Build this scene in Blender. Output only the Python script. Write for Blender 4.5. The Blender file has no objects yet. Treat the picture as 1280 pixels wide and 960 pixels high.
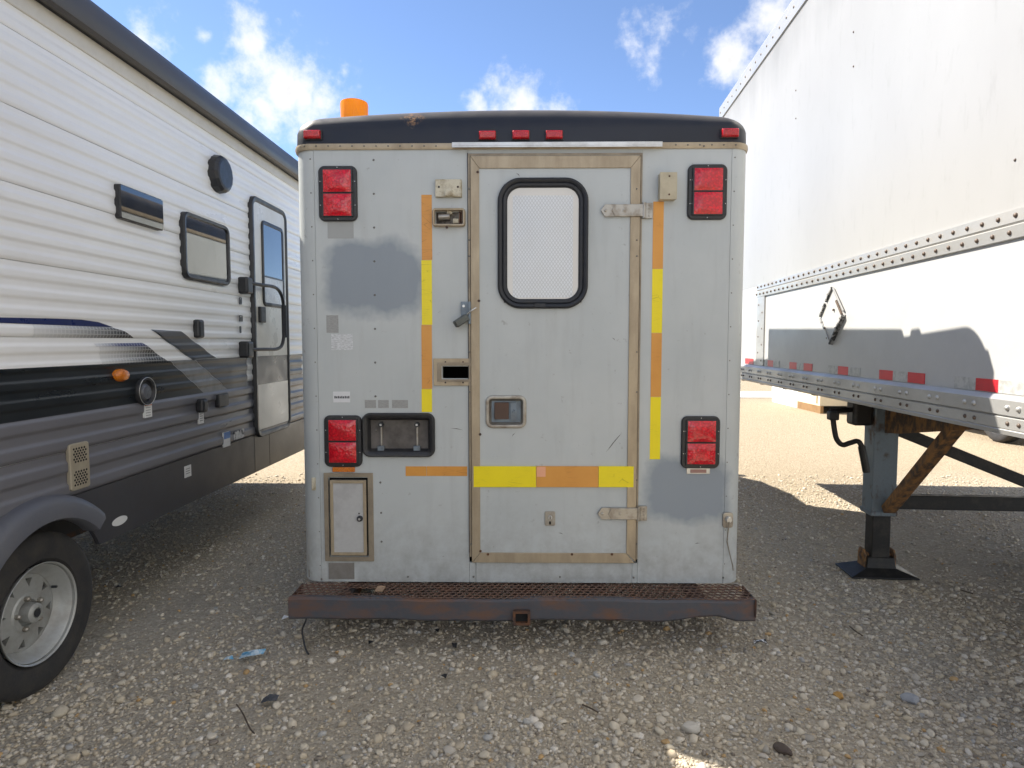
import bpy, bmesh, math, random
import numpy as np
from mathutils import Vector, Matrix
random.seed(7); rng = np.random.default_rng(11)
R = math.radians
scene = bpy.context.scene
COL = scene.collection
# ------------------------------------------------------------------ camera
H = 1.5; F = 800.0; PITCH = R(3.72)
cam_d = bpy.data.cameras.new('camera'); cam = bpy.data.objects.new('camera', cam_d); COL.objects.link(cam)
cam_d.sensor_width = 36; cam_d.lens = 36*F/1280; cam_d.clip_start = .05; cam_d.clip_end = 3000
cam.location = (0, 0, H); cam.rotation_euler = (R(90)-PITCH, 0, 0)
scene.camera = cam
scene.render.resolution_x = 1024; scene.render.resolution_y = 768
# ------------------------------------------------------------------ sun, sky, exposure
SUN = Vector((-.80, .48, .98)).normalized()           # towards the sun: ahead and to the left
sun_d = bpy.data.lights.new('sun', 'SUN'); sun = bpy.data.objects.new('sun', sun_d); COL.objects.link(sun)
sun_d.energy = 2.0; sun_d.angle = R(.53); sun_d.color = (1, .93, .82)
sun.rotation_euler = (-SUN).to_track_quat('-Z', 'Y').to_euler(); sun.location = (-20, 14, 25)
world = bpy.data.worlds.new('World'); scene.world = world; world.use_nodes = True
scene.view_settings.view_transform = 'Standard'; scene.view_settings.look = 'None'
scene.view_settings.exposure = 2.52; scene.view_settings.gamma = 1
scene.view_settings.use_curve_mapping = False

def ray(px, py):
    x = (px-640)/F; y = -(py-480)/F
    return Vector((x, math.cos(PITCH)+math.sin(PITCH)*y, -math.sin(PITCH)+math.cos(PITCH)*y))
def build_world():
    nt = world.node_tree; N = nt.nodes; L = nt.links; N.clear()
    out = N.new('ShaderNodeOutputWorld'); bg = N.new('ShaderNodeBackground')
    bg.inputs['Strength'].default_value = .05
    sky = N.new('ShaderNodeTexSky'); sky.sky_type = 'NISHITA'; sky.sun_disc = False
    sky.sun_elevation = math.asin(SUN.z); sky.sun_rotation = math.atan2(SUN.x, SUN.y)
    sky.air_density = .62; sky.dust_density = .1; sky.ozone_density = 1.6; sky.altitude = 1200
    tc = N.new('ShaderNodeTexCoord')
    def math_(op, a, b=None, c=None, clamp=False):
        n = N.new('ShaderNodeMath'); n.operation = op; n.use_clamp = clamp
        for i, v in enumerate((a, b, c)):
            if v is None: continue
            if isinstance(v, (int, float)): n.inputs[i].default_value = v
            else: L.new(v, n.inputs[i])
        return n.outputs[0]
    D = tc.outputs['Generated']
    nz = N.new('ShaderNodeTexNoise'); nz.inputs['Scale'].default_value = 9; nz.inputs['Detail'].default_value = 8; nz.inputs['Roughness'].default_value = .62
    L.new(D, nz.inputs['Vector'])
    nb = N.new('ShaderNodeTexNoise'); nb.inputs['Scale'].default_value = 26; nb.inputs['Detail'].default_value = 6; nb.inputs['Roughness'].default_value = .6
    L.new(D, nb.inputs['Vector'])
    # cumulus at the directions where the photograph shows them (px, py, radius px, weight)
    CL = [(365, 118, 75, 1.0), (330, 140, 60, .9), (400, 128, 45, .9), (265, 118, 38, .8), (318, 58, 38, .62), (345, 82, 24, .45), (180, 46, 40, .8), (255, 46, 18, .55),
          (822, 55, 42, .6), (858, 42, 18, .5), (912, 76, 40, .9), (935, 92, 36, .85), (640, 128, 55, .85), (600, 134, 30, .7), (690, 134, 32, .6), (430, 92, 14, .5), (970, 25, 40, .5)]
    cur = None
    for px, py, r, w in CL:
        c = ray(px, py).normalized()
        vd = N.new('ShaderNodeVectorMath'); vd.operation = 'DISTANCE'; L.new(D, vd.inputs[0]); vd.inputs[1].default_value = c
        v = math_('MULTIPLY_ADD', vd.outputs['Value'], -w/(1.25*r/F), w)
        cur = v if cur is None else math_('MAXIMUM', cur, v)
    cur = math_('MAXIMUM', cur, -.6)
    # denser cumulus over the unseen rest of the sky, thickened to brighten the shade
    ng = N.new('ShaderNodeTexNoise'); ng.inputs['Scale'].default_value = 3.2; ng.inputs['Detail'].default_value = 2; L.new(D, ng.inputs['Vector'])
    sep = N.new('ShaderNodeSeparateXYZ'); L.new(D, sep.inputs[0])
    away = math_('MULTIPLY_ADD', sep.outputs['Y'], -3.0, 1.6, clamp=True)
    gen = math_('MULTIPLY', math_('MULTIPLY_ADD', ng.outputs['Fac'], 5.0, -2.0), away)
    gen = math_('MINIMUM', gen, .9)
    gen = math_('SUBTRACT', gen, math_('MULTIPLY', math_('SUBTRACT', 1.0, away), 1.0))
    cur = math_('MAXIMUM', cur, gen)
    dens = math_('ADD', cur, math_('MULTIPLY_ADD', nz.outputs['Fac'], 2.4, -1.42))
    dens = math_('ADD', dens, math_('MULTIPLY_ADD', nb.outputs['Fac'], .9, -.45))
    alpha = N.new('ShaderNodeMapRange'); alpha.interpolation_type = 'SMOOTHSTEP'
    alpha.inputs['From Min'].default_value = -.02; alpha.inputs['From Max'].default_value = .75; L.new(dens, alpha.inputs['Value'])
    shade = N.new('ShaderNodeMapRange'); shade.inputs['From Min'].default_value = .3; shade.inputs['From Max'].default_value = 1.3
    shade.inputs['To Min'].default_value = 1; shade.inputs['To Max'].default_value = .62; L.new(dens, shade.inputs['Value'])
    ds = N.new('ShaderNodeVectorMath'); ds.operation = 'DOT_PRODUCT'; L.new(D, ds.inputs[0]); ds.inputs[1].default_value = SUN
    ph = N.new('ShaderNodeMapRange'); ph.interpolation_type = 'SMOOTHSTEP'; ph.inputs['From Min'].default_value = -.9; ph.inputs['From Max'].default_value = .4   # cumulus seen from their lit side are brighter
    ph.inputs['To Min'].default_value = 1.1; ph.inputs['To Max'].default_value = .36; L.new(ds.outputs['Value'], ph.inputs['Value'])
    cc = N.new('ShaderNodeVectorMath'); cc.operation = 'SCALE'; cc.inputs[0].default_value = (12.5, 12.3, 12.0); L.new(math_('MULTIPLY', shade.outputs[0], ph.outputs[0]), cc.inputs['Scale'])
    mx = N.new('ShaderNodeMix'); mx.data_type = 'RGBA'
    L.new(math_('MULTIPLY', alpha.outputs[0], .95), mx.inputs['Factor']); L.new(sky.outputs[0], mx.inputs['A']); L.new(cc.outputs[0], mx.inputs['B'])
    L.new(mx.outputs['Result'], bg.inputs['Color']); L.new(bg.outputs[0], out.inputs[0])
build_world()

# ------------------------------------------------------------------ helpers
class Frame:                                           # a vehicle's own axes: x right, y away, z up, origin on the ground
    def __init__(s, ox, oy, ang): s.o = Vector((ox, oy, 0)); s.a = ang      # ang: heading, clockwise from +Y
    def loc(s, v): c, n = math.cos(s.a), math.sin(s.a); return Vector((v.x*c - v.y*n, v.x*n + v.y*c, v.z))
    def hit_y(s, px, py, y=0.):                        # pixel on the plane local y = const -> (x, z)
        o = s.loc(Vector((0, 0, H))-s.o); d = s.loc(ray(px, py)); t = (y-o.y)/d.y; p = o+d*t; return p.x, p.z
    def hit_x(s, px, py, x=0.):                        # pixel on the plane local x = const -> (y, z)
        o = s.loc(Vector((0, 0, H))-s.o); d = s.loc(ray(px, py)); t = (x-o.x)/d.x; p = o+d*t; return p.y, p.z
    def root(s, name, label, cat):
        e = bpy.data.objects.new(name, None); COL.objects.link(e); e.location = s.o; e.rotation_euler = (0, 0, -s.a)
        e.empty_display_size = .3; e['label'] = label; e['category'] = cat; return e
def ground_at(px, py):
    d = ray(px, py); t = -H/d.z; return d.x*t, d.y*t

class MB:
    def __init__(s): s.v = []; s.f = []
    def add(s, vs, fs):
        n = len(s.v); s.v += [tuple(p) for p in vs]; s.f += [tuple(i+n for i in f) for f in fs]; return s
    def box(s, x0, x1, y0, y1, z0, z1):
        return s.add([(x0,y0,z0),(x1,y0,z0),(x1,y1,z0),(x0,y1,z0),(x0,y0,z1),(x1,y0,z1),(x1,y1,z1),(x0,y1,z1)],
                     [(0,3,2,1),(4,5,6,7),(0,1,5,4),(1,2,6,5),(2,3,7,6),(3,0,4,7)])
    def prism(s, poly, a, b, ax='y'):                  # poly in the two other axes, in order
        def P(u, w, k): return {'y': (u, k, w), 'x': (k, u, w), 'z': (u, w, k)}[ax]
        n = len(poly)
        vs = [P(u, w, a) for u, w in poly]+[P(u, w, b) for u, w in poly]
        return s.add(vs, [tuple(range(n)), tuple(range(2*n-1, n-1, -1))]+[(i, i+n, (i+1) % n+n, (i+1) % n) for i in range(n)])
    def ring(s, po, pi, a, b, ax='y'):
        def P(u, w, k): return {'y': (u, k, w), 'x': (k, u, w), 'z': (u, w, k)}[ax]
        n = len(po); vs = [P(*p, a) for p in po]+[P(*p, a) for p in pi]+[P(*p, b) for p in po]+[P(*p, b) for p in pi]; fs = []
        for i in range(n):
            j = (i+1) % n
            fs += [(i, j, n+j, n+i), (2*n+i, 3*n+i, 3*n+j, 2*n+j), (i, 2*n+i, 2*n+j, j), (n+i, n+j, 3*n+j, 3*n+i)]
        return s.add(vs, fs)
    def loft(s, loops, cap=True, closed=True):
        n = len(loops[0]); vs = [p for l in loops for p in l]; fs = []
        for k in range(len(loops)-1):
            for i in range(n if closed else n-1):
                j = (i+1) % n; fs.append((k*n+i, k*n+j, (k+1)*n+j, (k+1)*n+i))
        if cap: fs += [tuple(range(n-1, -1, -1)), tuple(range((len(loops)-1)*n, len(loops)*n))]
        return s.add(vs, fs)
    def tube(s, pts, r, n=10, cap=True):
        pts = [Vector(p) for p in pts]; loops = []; up = Vector((0.01, .02, 1))
        rs = r if isinstance(r, (list, tuple)) else [r]*len(pts)
        prev = None
        for i, p in enumerate(pts):
            t = (pts[min(i+1, len(pts)-1)]-pts[max(i-1, 0)]).normalized()
            if prev is None:
                a = t.cross(up if abs(t.z) < .95 else Vector((1, 0, 0))).normalized()
            else: a = (prev - t*prev.dot(t)).normalized()
            prev = a; b = t.cross(a)
            loops.append([p+(a*math.cos(2*math.pi*k/n)+b*math.sin(2*math.pi*k/n))*rs[i] for k in range(n)])
        return s.loft(loops, cap)
    def lathe(s, prof, c, ax='x', n=32, cap=False):     # prof: (along, radius)
        loops = []
        for h, r in prof:
            l = []
            for k in range(n):
                a = 2*math.pi*k/n; u, w = r*math.cos(a), r*math.sin(a)
                l.append({'x': (c[0]+h, c[1]+u, c[2]+w), 'y': (c[0]+u, c[1]+h, c[2]+w), 'z': (c[0]+u, c[1]+w, c[2]+h)}[ax])
            loops.append(l)
        return s.loft(loops, cap)
    def bar(s, p, q, w, h):                             # square bar between two points
        p, q = Vector(p), Vector(q); t = (q-p).normalized(); a = t.cross(Vector((0, 0, 1)))
        a = (a if a.length > .05 else Vector((1, 0, 0))).normalized(); b = t.cross(a)
        return s.loft([[o+a*w/2*i+b*h/2*j for i, j in ((-1,-1),(1,-1),(1,1),(-1,1))] for o in (p, q)])
    def build(s, name, mat, parent=None, bevel=0, smooth=False, seg=2, normals=True):
        me = bpy.data.meshes.new(name); me.from_pydata(s.v, [], s.f)
        bm = bmesh.new(); bm.from_mesh(me)
        if normals: bmesh.ops.recalc_face_normals(bm, faces=bm.faces)
        if bevel:
            es = [e for e in bm.edges if len(e.link_faces) == 2 and e.calc_face_angle(0) > R(35)]
            bmesh.ops.bevel(bm, geom=es, offset=bevel, segments=seg, affect='EDGES', profile=.5, clamp_overlap=True)
        bm.to_mesh(me); bm.free()
        if smooth:
            me.shade_smooth()
            try: me.set_sharp_from_angle(angle=R(38))
            except Exception: pass
        o = bpy.data.objects.new(name, me); COL.objects.link(o); me.materials.append(mat)
        if parent is not None: o.parent = parent
        return o
def smooth(pts, k=6):                                    # Catmull-Rom through the points
    p = [Vector(q) for q in pts]; out = []
    for i in range(len(p)-1):
        a, b, c, d = p[max(i-1, 0)], p[i], p[i+1], p[min(i+2, len(p)-1)]
        for j in range(k):
            t = j/k; out.append(.5*((2*b)+(c-a)*t+(2*a-5*b+4*c-d)*t*t+(3*b-a-3*c+d)*t**3))
    return out+[p[-1]]
def rr(x0, x1, z0, z1, r, n=6):
    p = []
    for cx, cz, a0 in ((x1-r, z1-r, 0), (x0+r, z1-r, 90), (x0+r, z0+r, 180), (x1-r, z0+r, 270)):
        for k in range(n+1): a = R(a0+90*k/n); p.append((cx+r*math.cos(a), cz+r*math.sin(a)))
    return p
def inset(x0, x1, z0, z1, r, d, n=6): return rr(x0+d, x1-d, z0+d, z1-d, max(r-d, .001), n)
def holed(mb, x0, x1, z0, z1, holes, y0, y1):           # a wall slab with rectangular openings
    xs = sorted({x0, x1, *[h[0] for h in holes], *[h[1] for h in holes]}); zs = sorted({z0, z1, *[h[2] for h in holes], *[h[3] for h in holes]})
    xs = [x for x in xs if x0 <= x <= x1]; zs = [z for z in zs if z0 <= z <= z1]
    solid = {}
    for i in range(len(xs)-1):
        for j in range(len(zs)-1):
            cx, cz = (xs[i]+xs[i+1])/2, (zs[j]+zs[j+1])/2
            solid[i, j] = not any(h[0] < cx < h[1] and h[2] < cz < h[3] for h in holes)
    for (i, j), ok in solid.items():
        if not ok: continue
        a, b, c, d = xs[i], xs[i+1], zs[j], zs[j+1]
        for y, o in ((y0, 1), (y1, -1)): mb.add([(a, y, c), (b, y, c), (b, y, d), (a, y, d)], [(0, 1, 2, 3)[::o]])
        for di, dj, q in ((-1, 0, [(a, y0, c), (a, y1, c), (a, y1, d), (a, y0, d)]), (1, 0, [(b, y0, c), (b, y1, c), (b, y1, d), (b, y0, d)]),
                          (0, -1, [(a, y0, c), (b, y0, c), (b, y1, c), (a, y1, c)]), (0, 1, [(a, y0, d), (b, y0, d), (b, y1, d), (a, y1, d)])):
            if not solid.get((i+di, j+dj), False): mb.add(q, [(0, 1, 2, 3)])
    return mb
def copy_obj(o, parent=None, **kw):
    c = o.copy(); COL.objects.link(c); c.parent = parent
    for k, v in kw.items(): setattr(c, k, v)
    return c
def single(o, label, cat, group=None):
    o['label'] = label; o['category'] = cat
    if group: o['group'] = group
    return o

# ------------------------------------------------------------------ materials
class M:
    def __init__(s, name):
        s.m = bpy.data.materials.new(name); s.m.use_nodes = True; s.nt = s.m.node_tree; s.N = s.nt.nodes; s.L = s.nt.links
        s.b = s.N['Principled BSDF']; s.tc = s.N.new('ShaderNodeTexCoord')
    def set(s, inp, v):
        if hasattr(v, 'is_output') or isinstance(v, bpy.types.NodeSocket): s.L.new(v, s.b.inputs[inp])
        else: s.b.inputs[inp].default_value = (*v, 1) if isinstance(v, tuple) and len(v) == 3 else v
        return s
    def coords(s, scale=(1, 1, 1)):
        mp = s.N.new('ShaderNodeMapping'); mp.inputs['Scale'].default_value = scale; s.L.new(s.tc.outputs['Object'], mp.inputs[0]); return mp.outputs[0]
    def noise(s, scale, detail=4, rough=.55, stretch=(1, 1, 1)):
        n = s.N.new('ShaderNodeTexNoise'); n.inputs['Scale'].default_value = scale; n.inputs['Detail'].default_value = detail; n.inputs['Roughness'].default_value = rough
        s.L.new(s.coords(stretch), n.inputs['Vector']); return n.outputs['Fac']
    def ramp(s, fac, lo, hi, a=0., b=1.):
        n = s.N.new('ShaderNodeMapRange'); n.inputs['From Min'].default_value = lo; n.inputs['From Max'].default_value = hi
        n.inputs['To Min'].default_value = a; n.inputs['To Max'].default_value = b; s.L.new(fac, n.inputs['Value']); return n.outputs[0]
    def math(s, op, a, b=None, clamp=False):
        n = s.N.new('ShaderNodeMath'); n.operation = op; n.use_clamp = clamp
        for i, v in enumerate((a, b)):
            if v is None: continue
            if isinstance(v, (int, float)): n.inputs[i].default_value = v
            else: s.L.new(v, n.inputs[i])
        return n.outputs[0]
    def mix(s, fac, a, b):
        n = s.N.new('ShaderNodeMix'); n.data_type = 'RGBA'
        for k, v in (('Factor', fac), ('A', a), ('B', b)):
            if isinstance(v, tuple): n.inputs[k].default_value = (*v, 1)
            elif isinstance(v, (int, float)): n.inputs[k].default_value = v
            else: s.L.new(v, n.inputs[k])
        return n.outputs['Result']
    def xyz(s):
        n = s.N.new('ShaderNodeSeparateXYZ'); s.L.new(s.tc.outputs['Object'], n.inputs[0]); return n.outputs
    def bump(s, h, strength=.3, dist=.01):
        n = s.N.new('ShaderNodeBump'); n.inputs['Strength'].default_value = strength; n.inputs['Distance'].default_value = dist
        s.L.new(h, n.inputs['Height']); s.L.new(n.outputs[0], s.b.inputs['Normal']); return s
def worn(name, col, dirt, rough=.5, metal=0., sc=6., amt=(.45, .75), lvl=.5, stretch=(1, 1, 1), bump=.08, coat=0.):
    m = M(name); a = m.noise(sc, 6, .62, stretch); f = m.ramp(a, amt[0], amt[1], 0, lvl)
    fine = m.noise(sc*9, 3, .6)
    c = m.mix(f, col, dirt); c = m.mix(m.ramp(fine, .35, .7, 0, .12), c, dirt)
    m.set('Base Color', c).set('Metallic', metal)
    m.set('Roughness', m.ramp(a, .3, .75, rough-.08, min(1, rough+.18)))
    if coat: m.set('Coat Weight', coat)
    if bump: m.bump(fine, bump, .004)
    return m.m
def plain(name, col, rough=.5, metal=0., var=.15):
    return worn(name, col, tuple(c*(1-var*2) for c in col), rough, metal, 14, (.4, .7), .6, bump=.04)
AMB = Frame(.042, 3.2, R(.74)); RV = Frame(-2.1*math.cos(R(1.72)), 2.1*math.sin(R(1.72)), R(1.72))
TD = 1.75; TR = Frame(TD*math.cos(R(4.42)), -TD*math.sin(R(4.42)), R(4.42))
A = AMB.hit_y
def arect(x0, y0, x1, y1, off=0.):                       # pixel rectangle on the rear wall -> x0, x1, z0, z1
    l = (A(x0, (y0+y1)/2, off)[0], A(x1, (y0+y1)/2, off)[0]); v = (A((x0+x1)/2, y1, off)[1], A((x0+x1)/2, y0, off)[1])
    return l[0], l[1], v[0], v[1]

def grey_paint():
    m = M('weathered_grey_paint'); X = m.xyz()
    base = m.mix(m.ramp(m.noise(2.2, 5, .6), .35, .7), (.485, .52, .525), (.55, .58, .58))
    streak = m.noise(5, 6, .65, (3.2, 3.2, .35))
    base = m.mix(m.ramp(streak, .52, .85, 0, .3), base, (.33, .33, .32))
    sc = m.noise(21, 6, .74, (1, 1, 1)); base = m.mix(m.ramp(sc, .63, .70, 0, .5), base, (.22, .21, .2))
    # grime that has splashed up along the sill
    low = m.math('MULTIPLY', m.ramp(X['Z'], .27, .75, 1, 0), m.ramp(m.noise(9, 6, .7), .38, .68), clamp=True)
    base = m.mix(m.math('MULTIPLY', low, .55), base, (.2, .185, .165))
    # two hand-sprayed blue-grey repaint patches
    wob = m.noise(5, 3, .5); wob2 = m.noise(40, 2, .5)
    for (px0, py0, px1, py1, rad) in ((442, 336, 500, 360, .165), (838, 606, 882, 622, .15)):
        x0, x1, z0, z1 = arect(px0, py0, px1, py1)
        dx = m.math('MAXIMUM', m.math('SUBTRACT', m.math('ABSOLUTE', m.math('SUBTRACT', X['X'], (x0+x1)/2)), (x1-x0)/2), 0.)
        dz = m.math('MAXIMUM', m.math('SUBTRACT', m.math('ABSOLUTE', m.math('SUBTRACT', X['Z'], (z0+z1)/2)), (z1-z0)/2), 0.)
        d = m.math('SQRT', m.math('ADD', m.math('MULTIPLY', dx, dx), m.math('MULTIPLY', dz, dz)))
        d = m.math('ADD', d, m.math('MULTIPLY', m.math('SUBTRACT', wob, .5), .16)); d = m.math('ADD', d, m.math('MULTIPLY', m.math('SUBTRACT', wob2, .5), .02))
        base = m.mix(m.ramp(d, rad*.62, rad*1.02, .93, 0), base, (.26, .30, .345))
    m.set('Base Color', base).set('Roughness', m.ramp(streak, .3, .8, .38, .62)).set('Specular IOR Level', .4)
    m.bump(m.noise(3.0, 2, .5), .05, .02); return m.m
PAINT = grey_paint()
DOORP = worn('door_grey_paint', (.525, .55, .55), (.335, .34, .335), .45, 0, 4, (.5, .82), .4, (1.6, 1.6, .7), .05)
TRIM = worn('tan_anodised_trim', (.45, .37, .26), (.27, .215, .15), .42, .35, 7, (.4, .72), .6, (2, 2, .5), .08)
TRIMG = worn('dull_bronze_trim', (.34, .285, .21), (.14, .12, .1), .5, .3, 8, (.4, .72), .6, (1, 1, 1), .1)
RUBBER = worn('black_rubber', (.018, .021, .028), (.06, .058, .055), .5, 0, 12, (.5, .75), .5)
BLACKP = worn('black_plastic', (.02, .021, .024), (.055, .05, .046), .38, 0, 16, (.5, .75), .4)
DARK = plain('dark_cavity', (.012, .012, .012), .9)
SILVER = worn('bare_aluminium', (.62, .62, .61), (.35, .33, .3), .34, .8, 10, (.45, .7), .5)
STEEL = worn('galvanised_hardware', (.42, .40, .36), (.2, .15, .1), .4, .75, 18, (.45, .7), .7)
BLUEST = worn('blue_grey_steel', (.20, .25, .30), (.12, .11, .1), .45, .4, 14, (.45, .7), .6)
RUST = worn('rusty_black_steel', (.035, .036, .042), (.17, .075, .035), .62, .25, 9, (.42, .62), .95, (1, 1, 1), .5)
RUST2 = worn('rusty_channel_paint', (.075, .082, .098), (.20, .095, .05), .6, .15, 4, (.47, .66), .85, (1, 1, 2.4), .4)
GRATE = worn('rusty_grating', (.15, .105, .085), (.23, .13, .09), .7, .3, 12, (.35, .65), .8, bump=.4)
BLACKGEL = None
def lens(name, col, rough=.16, ribs=260):
    m = M(name); X = m.xyz()
    w = m.N.new('ShaderNodeTexVoronoi'); w.inputs['Scale'].default_value = ribs; m.L.new(m.coords(), w.inputs['Vector'])
    m.set('Base Color', m.mix(m.ramp(w.outputs['Distance'], .25, .65, 0, .6), m.mix(m.ramp(m.noise(22, 4), .35, .7), col, tuple(c*.72 for c in col)), tuple(c*.4 for c in col))).set('Roughness', rough).set('Coat Weight', .5)
    m.bump(w.outputs['Distance'], .35, .004); return m.m
def glow_dome():
    m = M('amber_dome'); v = m.N.new('ShaderNodeTexWave'); v.inputs['Scale'].default_value = 30; m.L.new(m.coords(), v.inputs['Vector'])
    m.set('Base Color', (1.0, .40, .01)).set('Roughness', .12).bump(v.outputs['Fac'], .2, .003)
    t = m.N.new('ShaderNodeBsdfTranslucent'); t.inputs['Color'].default_value = (1, .5, .015, 1); x = m.N.new('ShaderNodeMixShader'); x.inputs[0].default_value = .42
    o = m.N['Material Output']; m.L.new(m.b.outputs[0], x.inputs[1]); m.L.new(t.outputs[0], x.inputs[2]); m.L.new(x.outputs[0], o.inputs[0]); return m.m
REDL = lens('red_lens', (.86, .010, .028), .14, 85); REDC = lens('red_marker_lens', (.7, .012, .02), .12, 160)
AMBER = glow_dome(); AMBER2 = lens('amber_lens', (.9, .25, .01), .15, 200)
def tape(name, col, dark):
    m = M(name); n = m.noise(30, 5, .7); g = m.noise(5, 4, .6)
    cr = m.N.new('ShaderNodeTexVoronoi'); cr.feature = 'DISTANCE_TO_EDGE'; cr.inputs['Scale'].default_value = 16; m.L.new(m.coords((.5, 1, 3.2)), cr.inputs['Vector'])
    c = m.mix(m.ramp(g, .4, .75, 0, .5), col, dark); c = m.mix(m.ramp(n, .62, .75, 0, .5), c, dark)
    c = m.mix(m.math('MULTIPLY', m.ramp(cr.outputs['Distance'], 0, .02, .7, 0), m.ramp(g, .5, .6)), c, tuple(x*.45 for x in dark))
    m.set('Base Color', c).set('Roughness', .35).bump(n, .1, .002); return m.m
YEL = tape('yellow_reflective_tape', (.93, .76, .002), (.80, .64, .006)); ORA = tape('faded_orange_tape', (.72, .33, .06), (.58, .23, .035)); PINK = tape('pink_tape', (.85, .42, .25), (.7, .3, .18))

# ------------------------------------------------------------------ the ground
def ground_mat():
    m = M('gravel_ground'); g = m.N.new('ShaderNodeNewGeometry'); P = g.outputs['Position']
    def vor(sc):
        v = m.N.new('ShaderNodeTexVoronoi'); v.inputs['Scale'].default_value = sc; m.L.new(P, v.inputs['Vector']); return v
    def nz(sc, d=4, r=.6):
        n = m.N.new('ShaderNodeTexNoise'); n.inputs['Scale'].default_value = sc; n.inputs['Detail'].default_value = d; n.inputs['Roughness'].default_value = r; m.L.new(P, n.inputs['Vector']); return n.outputs['Fac']
    v1, v2 = vor(75), vor(32)
    hs = m.N.new('ShaderNodeSeparateColor'); m.L.new(v1.outputs['Color'], hs.inputs[0])
    hs2 = m.N.new('ShaderNodeSeparateColor'); m.L.new(v2.outputs['Color'], hs2.inputs[0])
    c = m.mix(hs.outputs[0], (.37, .32, .245), (.60, .535, .43)); c = m.mix(m.math('MULTIPLY', hs2.outputs[1], .4), c, (.34, .305, .245))
    c = m.mix(m.ramp(nz(.55, 5), .4, .68, 0, .6), c, (.46, .395, .30)); c = m.mix(m.ramp(nz(2.3, 5), .5, .75, 0, .35), c, (.30, .255, .195))
    sp = m.N.new('ShaderNodeSeparateXYZ'); m.L.new(P, sp.inputs[0])                 # tan dirt further off, its colour also darkened to offset the bright sunlight
    edge = m.math('ADD', sp.outputs['Y'], m.math('MULTIPLY', nz(.5, 4), 3.0)); c = m.mix(m.ramp(edge, 6.6, 8.6, 0, .85), c, m.mix(hs.outputs[0], (.27, .215, .145), (.42, .35, .25)))
    m.set('Base Color', c).set('Roughness', .95).set('Specular IOR Level', .15)
    h = m.math('ADD', m.math('MULTIPLY', v1.outputs['Distance'], -.6), m.math('MULTIPLY', v2.outputs['Distance'], -.5))
    h = m.math('ADD', h, m.math('MULTIPLY', nz(160, 3), .4)); m.bump(h, .9, .016); return m.m
gm = MB()
xs = sorted({-900, -300, -100, -40, -20, 20, 40, 100, 300, 900, *[x*.25 for x in range(-32, 33)]}); ys = sorted({-900, -200, -40, -10, 30, 60, 150, 400, 1200, *[y*.25 for y in range(-8, 73)]})
def gz(x, y):
    if not (-8 < x < 8 and -2 < y < 18): return 0.
    return 0.
gm.add([(x, y, gz(x, y)) for y in ys for x in xs], [(j*len(xs)+i, j*len(xs)+i+1, (j+1)*len(xs)+i+1, (j+1)*len(xs)+i) for j in range(len(ys)-1) for i in range(len(xs)-1)])
g = gm.build('ground', ground_mat()); g['kind'] = 'structure'

def stone_mat():
    m = M('gravel_stones'); g = m.N.new('ShaderNodeNewGeometry')
    r = m.N.new('ShaderNodeValToRGB'); cr = r.color_ramp; cr.interpolation = 'CONSTANT'
    cols = [(.47, .40, .30), (.59, .52, .41), (.65, .59, .49), (.52, .45, .34), (.36, .335, .29), (.60, .535, .42), (.73, .68, .60), (.48, .44, .38), (.53, .45, .33), (.22, .19, .155), (.62, .56, .46), (.50, .32, .14), (.42, .415, .40)]
    while len(cr.elements) < len(cols): cr.elements.new(.5)
    pos = [0, .12, .25, .36, .46, .53, .65, .70, .76, .86, .885, .96, .972]
    for e, c, p in zip(cr.elements, cols, pos): e.position = p; e.color = (*c, 1)
    m.L.new(g.outputs['Random Per Island'], r.inputs[0])
    n = m.noise(120, 4, .65); c = m.mix(m.ramp(n, .4, .7, 0, .45), r.outputs[0], (.46, .39, .29))
    m.set('Base Color', c).set('Roughness', .9).set('Specular IOR Level', .25).bump(n, .3, .003); return m.m
def ico(sub):
    bm = bmesh.new(); bmesh.ops.create_icosphere(bm, subdivisions=sub, radius=1); bm.verts.ensure_lookup_table()
    v = np.array([p.co[:] for p in bm.verts]); f = np.array([[q.index for q in p.verts] for p in bm.faces]); bm.free(); return v, f
STONE = stone_mat()
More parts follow.
